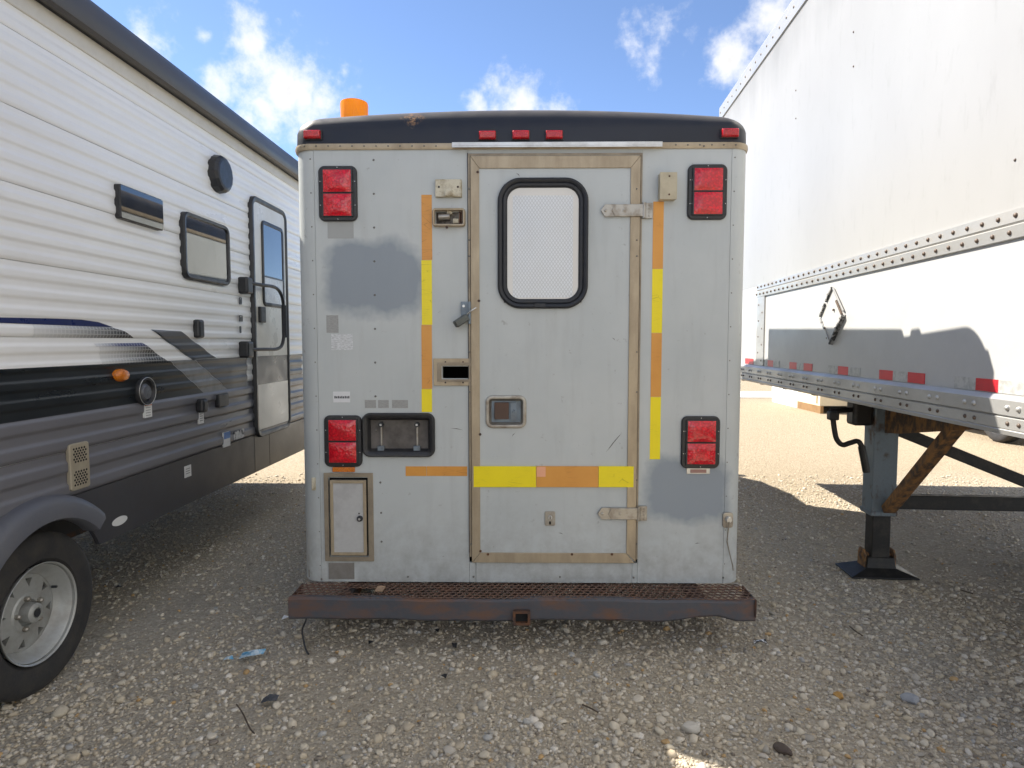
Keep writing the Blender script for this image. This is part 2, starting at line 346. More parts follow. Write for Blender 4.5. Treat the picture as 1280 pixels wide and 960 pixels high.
def scatter(name, count, smin, smax, sub, ymax, power, seed, sink):
    r = np.random.default_rng(seed); base, faces = ico(sub); nv = len(base)
    y = 1.55+(ymax-1.55)*r.random(count)**power; half = np.minimum(.80*y+1.5, 5.2); x = (r.random(count)*2-1)*half
    # patchy: fewer loose stones on the worn-down tracks
    keep = (np.sin(x*1.3+.6)+np.sin(y*1.9+x*.8)+np.sin(x*3.1-y*2.3)*.7+r.normal(0, 1.1, count)) > -1.6
    x, y = x[keep], y[keep]; k = len(x)
    s = smin*(smax/smin)**(r.random(k)**2.0)
    var = np.repeat(base[None], 24, 0)
    for q in range(24):                                   # crushed: flats knocked off a rounded lump
        v = var[q]*(1+r.normal(0, .06, (nv, 1)))
        for _ in range(7):
            dd = r.normal(size=3); dd /= np.linalg.norm(dd); v = v-np.outer(np.clip(v@dd-(.5+.35*r.random()), 0, None)*.9, dd)
        var[q] = v*1.15
    pick = r.integers(0, 24, k); sc = s[:, None]*np.stack([.75+.6*r.random(k), .75+.6*r.random(k), .5+.4*r.random(k)], 1)
    V = var[pick]*sc[:, None, :]; ang = r.random(k)*6.283; til = r.normal(0, .35, k)
    ca, sa, ct, st = np.cos(ang)[:, None], np.sin(ang)[:, None], np.cos(til)[:, None], np.sin(til)[:, None]
    X, Y, Z = V[..., 0], V[..., 1], V[..., 2]; Y, Z = Y*ct-Z*st, Y*st+Z*ct; X, Y = X*ca-Y*sa, X*sa+Y*ca
    Z = Z+(sc[:, 2]*sink)[:, None]
    V = np.stack([X+x[:, None], Y+y[:, None], Z], -1).reshape(-1, 3); Fc = (faces[None]+(np.arange(k)*nv)[:, None, None]).reshape(-1)
    me = bpy.data.meshes.new(name); me.vertices.add(len(V)); me.vertices.foreach_set('co', V.astype(np.float32).ravel())
    nf = len(Fc)//3; me.loops.add(nf*3); me.loops.foreach_set('vertex_index', Fc.astype(np.int32)); me.polygons.add(nf)
    me.polygons.foreach_set('loop_start', np.arange(0, nf*3, 3, dtype=np.int32)); me.polygons.foreach_set('loop_total', np.full(nf, 3, np.int32))
    me.update(calc_edges=True); me.validate()
    o = bpy.data.objects.new(name, me); COL.objects.link(o); me.materials.append(STONE); o['kind'] = 'stuff'
    o['label'] = 'loose pale limestone gravel spread over the yard'; o['category'] = 'gravel'; return o
scatter('fine_gravel', 112000, .0042, .0110, 1, 7.0, 1.95, 3, .3)
scatter('gravel', 5600, .0085, .0195, 2, 3.9, 1.3, 5, .35)
scatter('gravel', 9000, .0080, .0180, 1, 7.2, 1.3, 9, .35)

# ------------------------------------------------------------------ ambulance body truck
amb = AMB.root('box_truck', 'weathered grey service box truck seen from behind, rusty step bumper, yellow and orange tape', 'truck')
ZB = A(651, 728)[1]; ZC = A(651, 180)[1]; HW = (A(937, 300)[0]-A(369.5, 300)[0])/2+.004
SL = A(393, 250)[0]; SRR = A(914, 250)[0]                # seams of the rounded corner posts
LEN = 3.5
DX0, DX1, DZ0, DZ1 = *arect(585, 192, 803, 192)[:2], A(690, 703)[1], A(690, 192)[1]
plateR = arect(453, 516, 544, 571); latchR = arect(553, 458, 586, 473); houseR = arect(545, 265, 578, 280); accR = arect(409, 594, 465, 698)
mb = MB(); holed(mb, SL+.0015, DX0-.002, ZB, ZC, [(plateR[0]+.02, plateR[1]-.02, plateR[2]+.02, plateR[3]-.02), latchR, houseR, (accR[0]+.01, accR[1]-.012, accR[2]+.012, accR[3]-.012)], 0, .025); mb.build('rear_panel', PAINT, amb)
mb = MB(); mb.box(DX1+.002, SRR-.0015, 0, .025, ZB, ZC); mb.build('rear_panel', PAINT, amb)
mb = MB(); mb.box(DX0-.001, DX1+.001, .0, .024, DZ1+.002, ZC); mb.build('header_panel', PAINT, amb)
x1 = A(595, 715)[0]; x2 = A(790, 715)[0]
mb = MB(); mb.box(DX0-.0005, x1-.001, .0005, .024, ZB, DZ0-.002); mb.box(x1+.001, x2-.001, -.001, .024, ZB, DZ0-.002); mb.box(x2+.001, DX1+.0005, .0005, .024, ZB, DZ0-.002); mb.build('sill_panel', PAINT, amb)
for sgn, xs_ in ((-1, SL), (1, SRR)):
    rad = HW-abs(xs_); pts = []
    for k in range(11):
        a = R(90*k/10); pts.append((xs_+sgn*rad*math.sin(a), rad*(1-math.cos(a))))
    ins = [(xs_+sgn*(rad-.012)*math.sin(R(90*k/10)), rad-(rad-.012)*math.cos(R(90*k/10))) for k in range(10, -1, -1)]
    MB().prism(pts+ins, ZB, ZC, 'z').build('corner_post', PAINT, amb, smooth=True)
    MB().box(min(sgn*HW, sgn*(HW-.02)), max(sgn*HW, sgn*(HW-.02)), rad+.001, LEN, ZB, ZC).build('side_panel', PAINT, amb)
MB().box(-HW+.03, HW-.03, .03, LEN-.03, ZB+.01, ZB+.05).build('floor_pan', RUST, amb)
MB().box(-HW, HW, LEN+.001, LEN+.03, ZB, ZC).build('front_wall', PAINT, amb)
MB().box(-HW+.03, HW-.03, .34, .36, ZB+.05, ZC-.02).build('inner_shade_sheet', DARK, amb)  # near-black sheet standing in for the shade behind the openings
# roof cap: black, dust-bleached where it turns upward
def cap_mat():
    m = M('black_roof_cap'); g = m.N.new('ShaderNodeNewGeometry'); s = m.N.new('ShaderNodeSeparateXYZ'); m.L.new(g.outputs['Normal'], s.inputs[0])
    n = m.noise(7, 5, .6); X = m.xyz()
    c = m.mix(m.ramp(n, .4, .75, 0, .6), (.007, .010, .020), (.016, .018, .027))
    c = m.mix(m.math('MULTIPLY', m.ramp(s.outputs['Z'], .45, 1.0), m.ramp(n, .2, .6, .6, 1), clamp=True), c, (.17, .15, .125))
    cx, cz = A(515, 146); dx = m.math('ABSOLUTE', m.math('SUBTRACT', X['X'], cx)); dz = m.math('ABSOLUTE', m.math('SUBTRACT', X['Z'], cz))
    sp = m.math('MULTIPLY', m.ramp(m.math('ADD', dx, m.math('MULTIPLY', dz, 1.2)), .02, .075, 1, 0), m.ramp(m.noise(60, 4, .7), .45, .6), clamp=True)
    c = m.mix(sp, c, (.36, .2, .09)); m.set('Base Color', c).set('Roughness', m.ramp(n, .3, .7, .32, .5)); m.bump(m.noise(4, 3), .06, .02); return m.m
def plan_loop(ins, z, crown, rad):
    x0, x1, y0, y1 = -HW+ins, HW-ins, ins, LEN-ins; r = max(rad-ins*.3, .03); L = []
    p = rr(x0, x1, y0, y1, r, 8); q = []
    for i, a in enumerate(p):                             # extra points along the straight edges for the crown
        b = p[(i+1) % len(p)]; q.append(a); d = math.hypot(b[0]-a[0], b[1]-a[1])
        if d > .5: q += [(a[0]+(b[0]-a[0])*t/12, a[1]+(b[1]-a[1])*t/12) for t in range(1, 12)]
    return [(x, y, z+crown*(1-(x/HW)**2)) for x, y in q]
loops = [plan_loop(-.002, ZC+.0, 0, .1)]; h1 = .068
loops.append(plan_loop(.0, ZC+h1, .006, .1))
for k in range(1, 9):
    a = R(90*k/8); loops.append(plan_loop(.002+.105*(1-math.cos(a)), ZC+h1+.076*math.sin(a), .006+.044*math.sin(a), .1))
for f in (.2, .4, .6, .72): loops.append(plan_loop(.107+f*.9, ZC+h1+.077+.002*f, .05, .1))
MB().loft(loops).build('roof_cap', cap_mat(), amb, smooth=True)
# tan rail round the joint and the bright drip strip over the door
lo = [plan_loop(-.006, ZC-.026, 0, .1), plan_loop(-.010, ZC-.014, 0, .1), plan_loop(-.008, ZC+.003, 0, .1), plan_loop(.012, ZC+.0045, 0, .1), plan_loop(.012, ZC-.026, 0, .1)]
MB().loft(lo+[lo[0]], cap=False).build('joint_rail', TRIM, amb, smooth=True)
r_ = arect(565, 178.5, 828, 183, -.03); MB().box(r_[0], r_[1], -.034, -.011, r_[2]+.004, r_[3]+.004).box(r_[0], r_[1], -.034, -.0305, r_[2]-.004, r_[2]+.0042).build('drip_strip', SILVER, amb, bevel=.001)
# --- rear door
door = MB(); wR = arect(622, 223, 735, 386); hR = arect(607, 494, 658, 535)
px0, px1 = A(600, 450)[0], A(785, 450)[0]; pz0, pz1 = A(690, 690)[1], A(690, 211)[1]
holed(door, DX0+.014, DX1-.014, DZ0+.01, DZ1-.012, [(wR[0]+.03, wR[1]-.03, wR[2]+.03, wR[3]-.03), (hR[0]+.02, hR[1]-.02, hR[2]+.02, hR[3]-.02)], -.008, .02)
door = door.build('rear_door', PAINT, amb)
def frame_piece(poly, y0, y1, mat=TRIM, par=door, nm='door_trim', bv=.002): return MB().prism(poly, y0, y1).build(nm, mat, par, bevel=bv)
ix0, ix1, iz0, iz1 = px0, px1, pz0, pz1; ox0, ox1, oz0, oz1 = DX0+.012, DX1-.010, DZ0+.002, DZ1-.014
frame_piece([(ox0, oz1), (ox1, oz1), (ix1, iz1), (ix0, iz1)], -.015, .0)
frame_piece([(ox0, oz0), (ox0, oz1-.001), (ix0-.001, iz1), (ix0-.001, iz0)], -.0155, .0)
frame_piece([(ox1, oz1-.001), (ox1, oz0+.004), (ix1+.001, iz0), (ix1+.001, iz1)], -.0145, .0)
frame_piece([(ox0+.002, oz0), (ix0, iz0-.001), (ix1, iz0-.001), (ox1-.004, oz0)], -.015, .0)
# fixed jambs round the door
MB().box(DX0, DX1, -.009, .004, DZ1-.012, DZ1).build('door_jamb', TRIMG, amb, bevel=.001)
MB().box(DX0, DX0+.010, -.011, .004, DZ0+.03, DZ1-.0125).build('door_jamb', TRIMG, amb, bevel=.001)
MB().box(DX1-.008, DX1, -.011, .004, DZ0+.02, DZ1-.0125).build('door_jamb', TRIMG, amb, bevel=.001)
MB().box(DX0-.004, DX0-.0005, -.0025, .004, DZ0+.05, DZ1+.004).build('door_seal', RUBBER, amb)
# window
gk = MB(); prof = [(0, -.008), (.001, -.022), (.010, -.030), (.020, -.027), (.025, -.020), (.030, -.026), (.040, -.024), (.048, -.014), (.05, -.002)]
gk.loft([[(x, y, z) for x, z in inset(*wR, .115, d, 10)] for d, y in prof], cap=False); win = gk.build('window', RUBBER, door, smooth=True)
def film():
    m = M('diamond_film_glass'); X = m.xyz()
    def tri(a): return m.math('PINGPONG', a, .5)
    u = m.math('MULTIPLY', X['X'], 62.); w = m.math('MULTIPLY', X['Z'], 44.)
    k = m.math('MINIMUM', tri(m.math('ADD', u, w)), tri(m.math('SUBTRACT', u, w)))
    x0, x1, z0, z1 = wR; x0 += .075; x1 -= .075; z1 -= .085; z0 += .055
    ins_ = m.math('MULTIPLY', m.math('MULTIPLY', m.math('GREATER_THAN', X['X'], x0), m.math('LESS_THAN', X['X'], x1)), m.math('MULTIPLY', m.math('GREATER_THAN', X['Z'], z0), m.math('LESS_THAN', X['Z'], z1)))
    c = m.mix(ins_, (.66, .64, .60), m.mix(m.ramp(k, .03, .16), (.50, .52, .54), (.70, .73, .76)))
    c = m.mix(m.ramp(m.noise(6, 4), .45, .8, 0, .25), c, (.55, .55, .52))
    m.set('Base Color', c).set('Roughness', .16).set('Coat Weight', .7).set('Coat Roughness', .08); m.bump(m.math('MULTIPLY', m.ramp(k, 0, .2), ins_), .25, .004); return m.m
MB().prism(inset(*wR, .115, .045, 10), -.012, -.006).build('pane', film(), win)
r_ = arect(668, 379, 682, 384, -.03); MB().box(*r_[:2], -.033, -.024, *r_[2:]).build('gasket_key', RUBBER, win, bevel=.001)
# strap hinges
def hinge(px0, px1, py, half):
    x0, z = A(px0, py, -.02); x1 = A(px1, py, -.02)[0]; k0 = A(px1-12, py, -.02)[0]
    h = MB().prism([(x0, z), (x0+.02, z+half), (k0, z+half), (k0, z-half), (x0+.02, z-half)], -.0215, -.0135).build('hinge', STEEL, door, bevel=.0015)
    return h, x0, x1, k0, z
for px0_, px1_, py_ in ((751, 816, 263), (747, 809, 642)):
    h, x0, x1, k0, z = hinge(px0_, px1_, py_, .030)
    mb = MB(); xm = x0+.052; mb.prism([(xm, z), (xm+.018, z+.0285), (k0-.001, z+.0285), (k0-.001, z-.0285), (xm+.018, z-.0285)], -.0255, -.021)
    mb.box(k0+.001, x1, -.016, .001, z-.037, z+.037); mb.build('hinge_leaf', STEEL, door, bevel=.0015)
    MB().lathe([(-.037, .0), (-.037, .011), (.037, .011), (.037, .0)], (k0+.004, -.017, z), 'z', 14).build('hinge_pin', STEEL, door, smooth=True)
    for bx in (x0+.024, xm+.06): MB().lathe([(-.0275, 0), (-.0275, .004), (-.0262, .0075), (-.02, .008)], (bx, 0, z), 'y', 10).build('hinge_bolt', STEEL, door, smooth=True)
    for dz in (-.026, -.009, .009, .026): MB().lathe([(-.0185, 0), (-.0185, .003), (-.0155, .0055)], (x1-.016, 0, z+dz), 'y', 8).build('hinge_screw', STEEL, door, smooth=True)
# paddle handle in its recess
hd = MB(); hd.loft([[(x, y, z) for x, z in inset(*hR, .035, d)] for d, y in ((0, -.008), (.002, -.017), (.008, -.019), (.017, -.017), (.022, -.008), (.030, .012))], cap=False); hd = hd.build('handle_recess', STEEL, door, smooth=True)
MB().prism(inset(*hR, .035, .028), .010, .016).build('recess_back', BLUEST, hd)
r_ = arect(618, 503, 636, 524); MB().box(*r_[:2], -.006, .0105, *r_[2:]).build('paddle', worn('brown_rusted_paddle', (.09, .055, .04), (.16, .08, .045), .6), hd, bevel=.003)
r_ = arect(638, 503, 646, 525); MB().box(*r_[:2], -.002, .0105, *r_[2:]).lathe([(-.008, 0), (-.008, .006), (-.002, .0075)], ((r_[0]+r_[1])/2, 0, (r_[2]+r_[3])/2), 'y', 12).build('lock_plate', BLUEST, hd, bevel=.001)
# lock escutcheon low on the door
r_ = arect(681, 639, 694, 657, -.01); cx, cz = (r_[0]+r_[1])/2, (r_[2]+r_[3])/2
kl = MB().prism(rr(*r_, .008), -.014, -.0079).build('key_lock', STEEL, door, bevel=.0015)
MB().lathe([(-.022, 0), (-.022, .009), (-.020, .011), (-.013, .012)], (cx, 0, cz+.006), 'y', 16).build('lock_barrel', SILVER, kl, smooth=True)
MB().box(cx-.002, cx+.002, -.0228, -.021, cz-.002, cz+.014).box(cx-.005, cx+.005, -.0152, -.0138, cz-.03, cz-.014).build('keyhole', DARK, kl)
# tape bars across the door
def strip(par, mat, px0, py0, px1, py1, y0, y1=.002, nm='tape_strip'):
    r = arect(px0, py0, px1, py1, y0); return MB().box(r[0], r[1], y0, y1, r[2], r[3]).build(nm, mat, par)
for mat_, a_, b_ in ((YEL, 592, 670), (ORA, 670.4, 748), (YEL, 748.4, 792)): strip(door, mat_, a_, 583, b_, 609, -.0172, -.009)
strip(door, PINK, 671, 583.5, 682, 596, -.0182, -.016)
for mat_, a_, b_ in ((ORA, 243.5, 325), (YEL, 325.3, 406), (ORA, 406.3, 486), (YEL, 486.3, 515)): strip(amb, mat_, 527, a_, 540, b_, -.0016)
x_, _ = A(822.5, 300)
for mat_, a_, b_ in ((ORA, 252, 336), (YEL, 336.3, 416), (ORA, 416.3, 496), (YEL, 496.3, 574)):
    z0, z1 = A(820, b_)[1], A(820, a_)[1]; MB().box(x_-.026, x_+.026, -.0016, .002, z0, z1).build('tape_strip', mat_, amb)
strip(amb, ORA, 507, 583, 533, 595, -.0016); strip(amb, ORA, 533.4, 583, 584, 595, -.0016)
# --- lights
def tail_light(x0, y0, x1, y1):
    r = arect(x0, y0, x1, y1); w = r[1]-r[0]; h = r[3]-r[2]; m_ = (r[2]+r[3])/2
    bz = MB().loft([[(x, y, z) for x, z in inset(*r, .03, d)] for d, y in ((0, .002), (0, -.010), (.004, -.015), (.013, -.016))]).build('tail_light', BLACKP, amb, smooth=True)
    for z0, z1 in ((m_+.005, r[3]-.022), (r[2]+.024, m_-.004)):
        xa, xb = r[0]+.028, r[1]-.026
        MB().box(xa-.008, xb+.008, -.026, -.015, z0-.004, z1+.004).build('lens_housing', BLACKP, bz, bevel=.002)
        n = 8; rows = []
        for j in range(n+1):
            rows.append([(xa+(xb-xa)*i/n, -.0262-.010*(1-abs(2*i/n-1)**4)*(1-abs(2*j/n-1)**4), z0+(z1-z0)*j/n) for i in range(n+1)])
        MB().add([p for q in rows for p in q], [(j*(n+1)+i, j*(n+1)+i+1, (j+1)*(n+1)+i+1, (j+1)*(n+1)+i) for j in range(n) for i in range(n)]).build('lens', REDL, bz, smooth=True)
    sc = MB()
    for z_ in (m_+.06*h/.28, m_-.06*h/.28):
        for x_ in (r[0]+.010, r[0]+.020, r[1]-.009, r[1]-.020): sc.lathe([(-.0195, 0), (-.0195, .0022), (-.0155, .003)], (x_, 0, z_), 'y', 6)
    for z_ in (r[3]-.009, r[2]+.009): sc.lathe([(-.0195, 0), (-.0195, .0022), (-.0155, .003)], ((r[0]+r[1])/2, 0, z_), 'y', 6)
    sc.build('screws', SILVER, bz)['kind'] = 'stuff'
    return r
tail_light(399, 208, 447, 277); tail_light(859, 206, 908, 275); tail_light(406, 519, 453, 583); tail_light(851, 520, 899, 585)
def clearance(px, py, mat=REDC, w=.042, h=.022):
    x, z = A(px, py); b = MB().box(x-w-.003, x+w+.003, -.008, .02, z-h-.002, z+h+.001).build('clearance_light', BLACKP, amb, bevel=.003)
    MB().loft([[(x-w*s_, y_, z-h*t_), (x+w*s_, y_, z-h*t_), (x+w*s_, y_, z+h*t_*.9), (x-w*s_, y_, z+h*t_*.9)] for s_, t_, y_ in ((.97, .95, -.007), (.97, .92, -.022), (.88, .7, -.030))]).build('lens', mat, b, bevel=.003)
for p in ((391.5, 169), (609.5, 170), (651, 169.5), (692.5, 169.5), (911.5, 167)): clearance(*p)
r_ = arect(416, 583.5, 444, 589.5); o = MB().box(*r_[:2], -.012, .002, *r_[2:]).build('side_marker', AMBER2, amb, bevel=.003)
r_ = arect(858, 585, 887, 592); o = MB().box(*r_[:2], -.006, .002, *r_[2:]).build('name_plate', SILVER, amb, bevel=.001); MB().box(r_[0]+.018, r_[1]-.018, -.0075, -.0055, r_[2]+.005, r_[3]-.006).build('reflector', worn('dull_red', (.35, .16, .13), (.3, .28, .26), .4), o)
# beacon
bx, bz_ = A(443, 142, .45); bt = A(443, 127.5, .45)[1]
be = MB().lathe([(-.10, .0), (-.10, .088), (-.065, .088), (-.060, .075), (-.060, 0)], (bx, .45, bz_+.0), 'z', 28).build('beacon', BLACKP, amb, smooth=True)
hh = bt-bz_; MB().lathe([(-.062, .074), (hh*.70, .077), (hh*.90, .074), (hh, .060), (hh+.003, .0)], (bx, .45, bz_), 'z', 32).build('dome', AMBER, be, smooth=True)
# licence-plate pocket
pk = MB().loft([[(x, y, z) for x, z in inset(*plateR, .04, d)] for d, y in ((0, .002), (.001, -.014), (.008, -.022), (.020, -.021), (.030, -.012), (.036, .012), (.04, .022))], cap=False).build('plate_pocket', BLACKP, amb, smooth=True)
MB().prism(inset(*plateR, .04, .034), .020, .026).build('pocket_back', worn('dusty_grey_back', (.15, .135, .125), (.06, .055, .05), .6, 0, 10, (.35, .65), .9), pk)
for px in (476, 521):
    x, z = A(px, 531); x2, z2 = A(px, 561)
    MB().lathe([(-.004, 0), (-.004, .012), (.022, .013)], (x, 0, z), 'y', 12).build('plate_bolt', RUBBER, pk); MB().box(x-.005, x+.005, -.0065, -.003, z-.005, z+.005).build('bolt_head', SILVER, pk)
    MB().box(x2-.017, x2+.017, -.004, .021, z2-.016, z2+.014).build('plate_clip', BLUEST, pk, bevel=.003)
    MB().box(x-.004, x+.004, .012, .0205, z2+.01, z-.01).build('clip_rod', STEEL, pk)
# --- small fittings left of the door
OLDW = worn('yellowed_white_plastic', (.62, .58, .46), (.25, .19, .1), .5, 0, 22, (.42, .62), .85)
x0, x1, z0, z1 = arect(544, 224, 577, 246, -.02)
lb = MB().box(x0, x1, -.022, .002, z0, z1).build('lamp_box', OLDW, amb, bevel=.003)
MB().prism([(x0+.045, z0+.002), (x0+.050, z0+.034), (x0+.085, z0+.034), (x0+.09, z0+.002)], -.034, -.0215).build('lamp_tab', OLDW, lb, bevel=.003)
MB().lathe([(-.0235, 0), (-.0235, .004), (-.0215, .006)], (x0+.018, 0, z0+.047), 'y', 10).lathe([(-.0235, 0), (-.0235, .004), (-.0215, .006)], (x1-.018, 0, z0+.047), 'y', 10).build('screws', RUST, lb)['kind'] = 'stuff'
r_ = arect(541, 261, 582, 284)
hb = MB().loft([[(x, y, z) for x, z in inset(*r_, .016, d)] for d, y in ((0, .002), (.001, -.024), (.004, -.028), (.011, -.027), (.013, -.018), (.014, .02))], cap=False).build('broken_lamp_housing', TRIM, amb, smooth=True)
MB().prism(inset(*r_, .016, .012), .018, .026).build('housing_back', worn('grimy_metal', (.25, .23, .2), (.05, .04, .035), .5, .3, 25, (.4, .6), .9), hb)
cz = (r_[2]+r_[3])/2; MB().tube([(r_[0]+.03, -.004, cz+.004), (r_[0]+.085, -.004, cz+.006)], .016, 12).build('bulb_socket', STEEL, hb, smooth=True)
MB().box(r_[1]-.062, r_[1]-.034, -.008, .019, cz-.026, cz-.004).box(r_[0]+.07, r_[0]+.095, -.010, .019, cz+.018, cz+.032).build('bulb_contact', OLDW, hb, bevel=.002)
MB().box(r_[1]-.030, r_[1]-.026, -.012, .019, cz-.03, cz+.03).box(r_[1]-.02, r_[1]-.017, -.012, .019, cz-.03, cz+.03).build('contact_strip', RUST, hb)
MB().lathe([(-.03, 0), (-.03, .006), (-.02, .007)], ((r_[0]+r_[1])/2-.01, 0, r_[2]-.004), 'y', 10).build('housing_screw', RUST, hb)
# latch opening
o_ = arect(542, 448, 592, 482)
po = [(o_[0], o_[2]), (o_[1]-.008, o_[2]), (o_[1]-.008, o_[3]), (o_[0], o_[3])]; pi_ = [(latchR[0]-.004, latchR[2]-.004), (o_[1]-.012, latchR[2]-.004), (o_[1]-.012, latchR[3]+.004), (latchR[0]-.004, latchR[3]+.004)]
lt = MB().ring(po, pi_, -.0075, .001).build('latch_frame', TRIM, amb, bevel=.0015)
for d, yy in ((.020, -.0115),):
    po2 = [(o_[0]+d, o_[2]+d), (o_[1]-.010, o_[2]+d), (o_[1]-.010, o_[3]-d), (o_[0]+d, o_[3]-d)]; MB().ring(po2, pi_, yy, -.006).build('frame_lip', TRIMG, lt, bevel=.0015)
sc = MB()
for px in (557, 579):
    for py in (452.5, 478): x, z = A(px, py); sc.lathe([(-.0095, 0), (-.0095, .004), (-.007, .005)], (x, 0, z), 'y', 8)
sc.build('frame_screws', RUST, lt)['kind'] = 'stuff'
# hasp and padlock
x0, x1, z0, z1 = arect(576, 377, 587, 400, -.02); hp = MB().box(x0, x1, -.018, -.012, z0, z1).box(x1-.006, DX0+.012, -.03, .002, z0-.02, z1).build('hasp', BLUEST, amb, bevel=.002)
MB().lathe([(-.021, 0), (-.021, .006), (-.017, .008)], ((x0+x1)/2-.008, 0, z1-.022), 'y', 10).build('hasp_rivet', SILVER, hp)
c0 = Vector((A(569, 406, -.05)[0], -.055, A(569, 406, -.05)[1])); c1 = Vector((A(584, 396, -.03)[0], -.03, A(584, 396, -.03)[1]))
MB().bar(c0, c1, .040, .034).build('padlock', worn('grey_padlock', (.11, .12, .115), (.05, .045, .04), .4, .6), hp, bevel=.005)
MB().tube([c1+Vector((0, 0, .012)), c1+Vector((.022, -.012, .03)), c1+Vector((.045, -.004, .045))], .0035, 8).build('shackle', SILVER, hp, smooth=True)
# junction box right of the door
x0, x1, z0, z1 = arect(825, 215.5, 846, 249, -.045); jb = MB().box(x0, x1, -.045, .002, z0, z1).build('junction_box', worn('tan_painted_box', (.50, .44, .31), (.3, .25, .17), .45, 0, 15), amb, bevel=.004)
MB().box(x0-.001, x1+.001, -.048, -.0445, z0-.001, z1+.001).build('box_lid', worn('tan_painted_lid', (.52, .46, .33), (.33, .28, .19), .45, 0, 15), jb, bevel=.0015)
s_ = MB()
for z in (z0+.022, z1-.018): s_.lathe([(-.0505, 0), (-.0505, .004), (-.0475, .005)], ((x0+x1)/2+.004, 0, z), 'y', 8)
s_.build('lid_screws', RUST, jb)['kind'] = 'stuff'
# access hatch low on the left
ac = arect(406, 591, 467, 701); mb = MB()
po = [(ac[0], ac[2]), (ac[1], ac[2]), (ac[1], ac[3]), (ac[0], ac[3])]; i_ = [(ac[0]+.022, ac[2]+.022), (ac[1]-.026, ac[2]+.022), (ac[1]-.026, ac[3]-.02), (ac[0]+.022, ac[3]-.02)]
hf = mb.ring(po, i_, -.009, .002).build('hatch_frame', TRIMG, amb, bevel=.0015)
hx0, hx1, hz0, hz1 = ac[0]+.034, ac[1]-.036, ac[2]+.034, ac[3]-.038
MB().box(ac[0]+.005, ac[1]-.005, .0205, .03, ac[2]+.005, ac[3]-.005).build('hatch_recess', DARK, hf)
hd2 = MB().box(hx0, hx1, -.010, .012, hz0, hz1).build('hatch_door', worn('scuffed_hatch_paint', (.50, .505, .50), (.25, .23, .24), .45, 0, 7, (.48, .72), .55), hf, bevel=.002)
MB().ring([(hx0-.002, hz0-.002), (hx1+.002, hz0-.002), (hx1+.002, hz1+.002), (hx0-.002, hz1+.002)], [(hx0+.014, hz0+.014), (hx1-.014, hz0+.014), (hx1-.014, hz1-.014), (hx0+.014, hz1-.014)], -.0135, -.004).build('hatch_trim', TRIM, hf, bevel=.0015)
x, z = A(450.5, 647.5); MB().lathe([(-.024, 0), (-.024, .007), (-.022, .0135), (-.010, .0155)], (x, 0, z), 'y', 20).build('hatch_lock', RUBBER, hf, smooth=True); MB().lathe([(-.026, 0), (-.026, .0055), (-.0235, .006)], (x, 0, z), 'y', 14).build('lock_face', SILVER, hf); MB().lathe([(-.0108, 0), (-.0108, .004), (-.009, .004)], (x-.004, 0, z+.026), 'y', 10).build('drill_hole', DARK, hf)
r_ = arect(389.5, 597, 394.5, 613); MB().box(*r_[:2], -.002, .03, *r_[2:]).build('reflector_strip', OLDW, amb, bevel=.002)
r_ = arect(411, 703.5, 443, 723.5); MB().box(*r_[:2], -.003, .002, *r_[2:]).build('patch_plate', worn('dull_patch_metal', (.30, .285, .265), (.2, .18, .16), .5, .5, 20), amb, bevel=.001)
# socket with a dangling wire low on the right corner
x, z = A(910, 650, -.01); so = MB().prism(rr(x-.026, x+.026, z-.040, z+.038, .012), -.012, .012).build('power_socket', STEEL, amb, bevel=.003)
MB().lathe([(-.030, 0), (-.030, .012), (-.026, .015), (-.011, .017)], (x, 0, z+.004), 'y', 14).build('socket_cap', SILVER, so, smooth=True)
MB().tube([(x-.001, -.03, z-.002), (x-.004, -.026, z-.06), (x-.004, -.016, z-.11), (x+.012, -.010, z-.17), (x+.030, -.006, z-.235), (x+.034, -.004, z-.262)], .0032, 7).build('wire', STEEL, so, smooth=True)
# labels
PAPER = worn('faded_label', (.72, .74, .76), (.42, .44, .45), .5, 0, 60, (.42, .58), .8, (1, 1, 5)); GHOST = worn('ghost_of_old_decal', (.30, .30, .295), (.40, .41, .40), .5, 0, 60, (.4, .6), .7, (1, 1, 4)); INK = plain('dark_ink', (.07, .07, .08), .6)
strip(amb, PAPER, 414, 417.5, 441, 437.5, -.0012, nm='label'); lab = strip(amb, plain('white_label', (.74, .75, .77), .5, 0, .05), 416.5, 489.5, 437.5, 503, -.0012, nm='label')
for k in range(9): strip(lab, INK, 418+k*2.15, 495+(.4 if k % 2 else 0), 419.5+k*2.15, 498, -.002, -.001, nm='letter')
for a_, b_ in ((456, 470), (472.5, 486), (490, 510)): strip(amb, GHOST, a_, 500, b_, 510, -.0009, nm='decal_ghost')
strip(amb, GHOST, 408, 394, 423, 416, -.0009, nm='decal_ghost'); strip(amb, worn('paler_grey_square', (.37, .385, .38), (.33, .34, .34), .5), 409.5, 277.5, 442, 298, -.0009, nm='decal_ghost')
